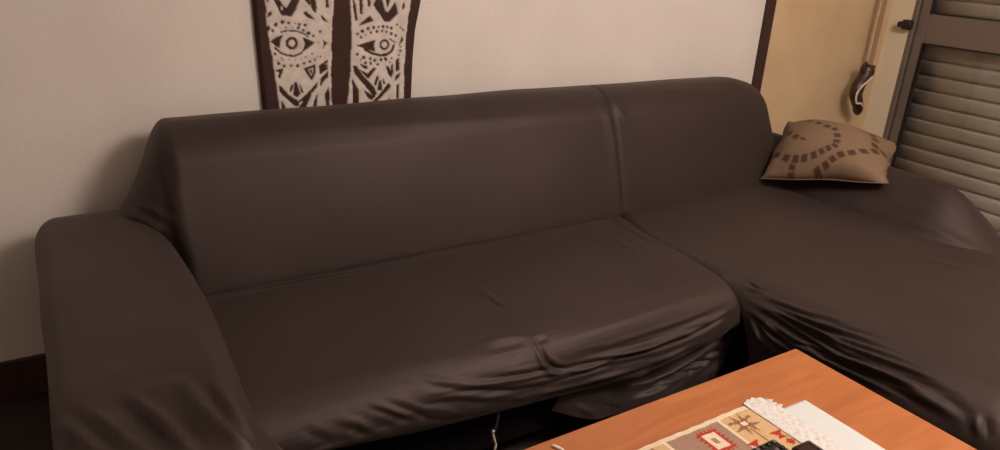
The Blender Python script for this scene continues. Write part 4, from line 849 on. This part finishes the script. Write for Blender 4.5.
# ------------------------------------------------------------------ pillow
PIL_C = dict(BL=(2.600, 1.955, .470), BR=(2.765, 1.500, .570), TR=(3.11, 1.69, .640), TL=(2.90, 2.10, .665))
def pillow():
    n = 96; A, B, Cc, D = (np.array(PIL_C[k]) for k in ('BL', 'BR', 'TR', 'TL'))
    nrm = np.cross(B-A, D-A); nrm /= np.linalg.norm(nrm)
    s = np.linspace(-1, 1, n); U, Vv = np.meshgrid(s, s, indexing='ij')
    # edges bow inward between the corners
    bu = U*(1-.06*(1-Vv**2)-.02*np.sin(7*Vv)); bv = Vv*(1-.06*(1-U**2)-.02*np.sin(6*U+1))
    P = lambda a, b: ((1-a)*(1-b)/4)[..., None]*A+((1+a)*(1-b)/4)[..., None]*B+((1+a)*(1+b)/4)[..., None]*Cc+((1-a)*(1+b)/4)[..., None]*D
    base = P(bu, bv)
    h = ((1-U**2)*(1-Vv**2))**.55
    up = base+nrm*(.150*h)[..., None]; dn = base-nrm*(.022*h)[..., None]
    w = .006*np.sin(9*U+4*Vv)*np.exp(-((1-np.abs(U))*4)**2)+.006*np.sin(11*Vv-3*U)*np.exp(-((1-np.abs(Vv))*4)**2)+.004*np.sin(5*U*Vv+3*Vv)
    up = up+nrm*(w*(h > .05))[..., None]
    V = np.concatenate([up.reshape(-1, 3), dn.reshape(-1, 3)]); F = grid_faces(n, n); F2 = F[:, ::-1]+n*n
    m_ = bpy.data.meshes.new('m'); m_.from_pydata(V.tolist(), [], F.tolist()+F2.tolist())
    # pigment, in metres across the cloth
    LU, LV = .245, .205
    X = U*LU; Z = Vv*LV
    base_c = np.array(lin((126, 103, 81))); dk = np.array(lin((72, 47, 36)))
    k = np.zeros(X.shape)
    for (cx, cz, tx, tz, ha, hb) in PIL_SQ:
        a = (X-cx)*tx+(Z-cz)*tz; b = -(X-cx)*tz+(Z-cz)*tx
        k = np.maximum(k, np.clip((ha-np.abs(a))/.0035+.5, 0, 1)*np.clip((hb-np.abs(b))/.0035+.5, 0, 1))
    col = np.ones((2*n*n, 4)); col[:n*n, :3] = base_c+(dk-base_c)*k.reshape(-1)[:, None]*.92; col[n*n:, :3] = base_c
    at = m_.color_attributes.new('pigment', 'FLOAT_COLOR', 'POINT'); at.data.foreach_set('color', col.reshape(-1))
    import bmesh
    bm = bmesh.new(); bm.from_mesh(m_); bmesh.ops.remove_doubles(bm, verts=bm.verts, dist=.0004); bm.to_mesh(m_); bm.free()
    o = link('pillow', m_, PILP, None, True)
    tag(o, 'beige throw pillow with curving lines of brown squares on the sofa corner', 'pillow')
    # piping along the seam
    ring = [base[i, 0] for i in range(n)]+[base[-1, j] for j in range(1, n)]+[base[i, -1] for i in range(n-2, -1, -1)]+[base[0, j] for j in range(n-2, 0, -1)]
    mk('piping', tube([tuple(p) for p in ring[::3]]+[tuple(ring[0])], .0022, 6), PILP2, o, True)
    return o
PILP2 = mat('pillow_piping', lin((134, 109, 86)), .8, .2); noise_bump(PILP2, 600, .2)
pillow()
# ------------------------------------------------------------------ coffee table and what lies on it
TT = .43
tb = thing('coffee_table', 'orange cherry veneer coffee table in front of the dark sofa', 'table', (1.0, .66, 0))
mk('tabletop', bevel_box((.40, .30, TT-.034), (1.585, .989, TT), .004), WOOD, tb, False)
mk('apron', merge(box((.47, .36, TT-.10), (1.515, .38, TT-.034)), box((.47, .905, TT-.10), (1.515, .925, TT-.034)), box((.47, .38, TT-.10), (.49, .905, TT-.034)), box((1.495, .38, TT-.10), (1.515, .905, TT-.034))), WOOD, tb)
for (x, y) in ((.465, .355), (1.46, .355), (.465, .87), (1.46, .87)):
    mk('leg', bevel_box((x, y, 0), (x+.06, y+.06, TT-.034), .006), WOOD, tb)

Z0 = TT
# white sheet of paper
V = []; nx, ny = 24, 60
g = np.zeros((nx, ny, 3))
for i in range(nx):
    for j in range(ny):
        x = 1.19+(1.400-1.19)*i/(nx-1); y = .47+(.822-.47)*j/(ny-1); g[i, j] = (x, y+.006*(1.4-x)/.2, Z0+.0010+.0008*math.sin(x*21+y*9)**2)
o = link('paper_sheet', to_mesh(g.reshape(-1, 3), grid_faces(nx, ny)), PAPER, None, True)
tag(o, 'plain white paper sheet lying under the crochet edge of the table runner', 'paper')
md = o.modifiers.new('thickness', 'SOLIDIFY'); md.thickness = .0006; md.offset = 1

# woven runner
RX0, RX1, RY0, RY1 = .50, 1.2545, .50, .8735
def rug():
    st = .0016; xs = np.arange(RX0, RX1, st); ys = np.arange(RY0, RY1, st)
    X, Y = np.meshgrid(xs, ys, indexing='ij')
    q = .004; Xq = np.floor(X/q)*q+q/2; Yq = np.floor(Y/q)*q+q/2       # woven steps
    c = lambda *v: np.array(lin(v))
    cream, beige, grey, red, brown, dark, pink = c(226, 205, 178), c(206, 172, 126), c(160, 130, 108), c(176, 62, 46), c(150, 108, 74), c(96, 66, 52), c(236, 205, 192)
    col = np.zeros(X.shape+(3,)); col[:] = grey
    def put(mask, v): col[mask] = v
    # bands across the runner
    for x0, x1, v in ((1.158, 1.26, beige), (1.150, 1.158, cream), (.90, .99, beige), (.89, .90, cream), (.99, .998, cream), (.62, .70, beige), (.61, .62, cream)):
        put((X > x0) & (X < x1), v)
    # medallions with serrated red border
    for cx in (1.098, .80, .56):
        cy = .815
        for ccy in (cy, .63):
            dx = np.abs(Xq-cx); dy = np.abs(Yq-ccy)
            sx = .011*(1-np.abs(((Y*1000/11) % 1)*2-1)); sy = .011*(1-np.abs(((X*1000/11+.5) % 1)*2-1))
            dx = np.abs(X-cx); dy = np.abs(Y-ccy)
            put((dx < .0225+sx) & (dy < .029+sy) & ((dx < .026) | (dy < .031)), red)
            put((np.abs(X-cx) < .0185) & (np.abs(Y-ccy) < .0245), cream)
            put((np.abs(X-cx) < .006) & (np.abs(Y-ccy) < .0085), grey)
            put((np.abs(X-cx-.003) < .005) & (np.abs(Y-ccy-.012) < .003), pink)
    # stepped stars on the beige bands
    for cx in (1.198, .945, .66):
        for cy in (.827, .64):
            dx = np.abs(Xq-cx); dy = np.abs(Yq-cy)
            tip = np.zeros(X.shape, bool)
            for (ax_, ay_) in ((1, 0), (-1, 0), (0, 1), (0, -1)):
                for off in (-.010, .010):
                    u_ = (Xq-cx)*ax_+(Yq-cy)*ay_; v_ = -(Xq-cx)*ay_+(Yq-cy)*ax_
                    tip |= (u_ > 0) & (u_ < .036) & (np.abs(v_-off*(.6+u_*22)) < .0068*(1.05-u_/.036)+.0012)
            put(tip, brown)
            put((dx < .020) & (dx > .011) & (dy < .003), beige)
            put((np.abs(X-cx) < .0115) & (np.abs(Y-cy) < .0095), c(128, 66, 48))
            put((np.abs(X-cx) < .0078) & (np.abs(Y-cy) < .0062), pink)
            put((np.abs(X-cx) < .0022) & (Y < cy-.018) & (Y > cy-.13), brown)
    # red bow-tie triangles
    for cy in (.752, .60):
        for cx, s in ((1.236, 1), (1.165, -1), (.975, 1)):
            a = (Xq-cx)*s; b = Yq-cy
            put((np.abs(b-.012) < .012) & (np.abs(a) < np.abs(b-.012)*1.0+.002+.004*(b > .012)) & (X < 1.251), red)
            put((np.abs(b+.014) < .011) & (np.abs(a-.004) < .013-np.abs(b+.014)*1.0) & (X < 1.251), red)
    put(Y > .8735-.0125, cream)
    put(X > 1.2515, dark)
    Zs = Z0+.0034+.0007*np.sin(X*2*PI/.007)*np.sin(Y*2*PI/.005)+.0006*np.sin(X*31+Y*17)
    Zs = np.where((np.abs(Y-.87) < .0016) | (X < RX0+st), Z0+.0024, Zs)
    V = np.stack([X, Y+.0008*np.sin(X*140), Zs], -1).reshape(-1, 3)
    me = to_mesh(V, grid_faces(*X.shape))
    cc = np.ones((len(V), 4)); cc[:, :3] = col.reshape(-1, 3)
    at = me.color_attributes.new('pigment', 'FLOAT_COLOR', 'POINT'); at.data.foreach_set('color', cc.reshape(-1))
    o = link('table_runner', me, RUGP, None, True)
    md = o.modifiers.new('thickness', 'SOLIDIFY'); md.thickness = .0018; md.offset = -1
    tag(o, 'woven table runner with grey, beige and red geometric pattern lying on the orange table', 'table runner')
    # crochet border at its end, ragged and slightly ruffled
    nx, ny = 60, 300; g = np.zeros((nx, ny, 3))
    for j in range(ny):
        y = .50+(.874-.50)*j/(ny-1)
        xr = 1.322+.004*math.sin(y*190)+.0035*math.sin(y*437+1)+.006*math.exp(-((y-.845)/.02)**2)
        for i in range(nx):
            u = i/(nx-1); x = 1.254+(xr-1.254)*u
            t = max(0, (y-.82)/.054)
            yy = y+t*(.012*math.sin(PI*min(1, u*1.12))**.7+.0022*math.sin(u*26))-t*.010*u**3
            g[i, j] = (x, yy, Z0+.0040+.0007*math.sin(x*260)*math.sin(y*210)+.0009*math.sin(x*70+y*45)**2)
    lc = link('crochet_border', to_mesh(g.reshape(-1, 3), grid_faces(nx, ny)), LACE, o, True)
    lc['label'] = 'cream crochet border'
    md = lc.modifiers.new('thickness', 'SOLIDIFY'); md.thickness = .0022; md.offset = -1
rug()

# black remote control
rm = thing('remote_control', 'black remote control with rows of small buttons on the woven runner', 'remote control', (1.165, .65, Z0+.005))
mk('body', bevel_box((1.118, .555, Z0+.0052), (1.193, .748, Z0+.022), .006), RUBBER, rm, True)
BTN = mat('grey_rubber_buttons', (.12, .105, .10), .6, .3); noise_bump(BTN, 200, .05)
for j in range(9):
    for i in range(4):
        x = 1.130+i*.0172; y = .738-j*.0205
        f = bevel_box((x-.0048, y-.0042, Z0+.0215), (x+.0048, y+.0042, Z0+.0255), .0014)
        mk('button', f, RUBBER if (i+j) % 3 else BTN, rm, True)
# small dark brown case
cs = thing('small_case', 'small dark brown case with a raised rim beside the black remote control', 'case', (1.235, .64, Z0+.005))
LEA = mat('dark_brown_hide', (.03, .013, .010), .4, .45); noise_bump(LEA, 150, .3, .001)
mk('case_body', bevel_box((1.205, .56, Z0+.0066), (1.257, .712, Z0+.019), .004), LEA, cs, True)
mk('rim', merge(tube([(1.210, .705, Z0+.0195), (1.252, .705, Z0+.0195), (1.252, .567, Z0+.0195), (1.210, .567, Z0+.0195), (1.210, .705, Z0+.0195)], .003, 8)), DARKW, cs, True)
TAS = mat('white_cotton', (.8, .74, .66), .9, .1); noise_bump(TAS, 500, .3)
# cord tassel near the far edge
o = mk('tassel', tube(spline([(.7835, .9665, Z0+.003), (.788, .957, Z0+.0035), (.793, .944, Z0+.0035), (.790, .92, Z0+.0035), (.80, .90, Z0+.0035)], 5), [.0022, .0028, .0034, .0034, .0032, .0034, .0034, .003]+[.003]*13, 8), TAS, None, True)
tag(o, 'short white cord tassel lying on the orange table left of the runner', 'tassel')

# ------------------------------------------------------------------ light
def area(name, loc, size, power, col, target):
    l = bpy.data.lights.new(name, 'AREA'); l.shape = 'DISK'; l.size = size; l.energy = power; l.color = col
    o = bpy.data.objects.new(name, l); C.objects.link(o); o.location = loc
    o.rotation_euler = (Vector(target)-Vector(loc)).to_track_quat('-Z', 'Y').to_euler(); return o
l = bpy.data.lights.new('ceiling_lamp', 'POINT'); l.energy = 150; l.color = (1, .86, .81); l.shadow_soft_size = .36
o = bpy.data.objects.new('ceiling_lamp', l); C.objects.link(o); o.location = (1.95, .0, 2.3)
wd = bpy.data.worlds.new('world'); bpy.context.scene.world = wd; wd.use_nodes = True
wd.node_tree.nodes['Background'].inputs[0].default_value = (.9, .72, .60, 1); wd.node_tree.nodes['Background'].inputs[1].default_value = .05
vs_ = bpy.context.scene.view_settings
vs_.view_transform = 'Standard'; vs_.look = 'None'; vs_.gamma = 1; vs_.use_curve_mapping = False; vs_.exposure = 0
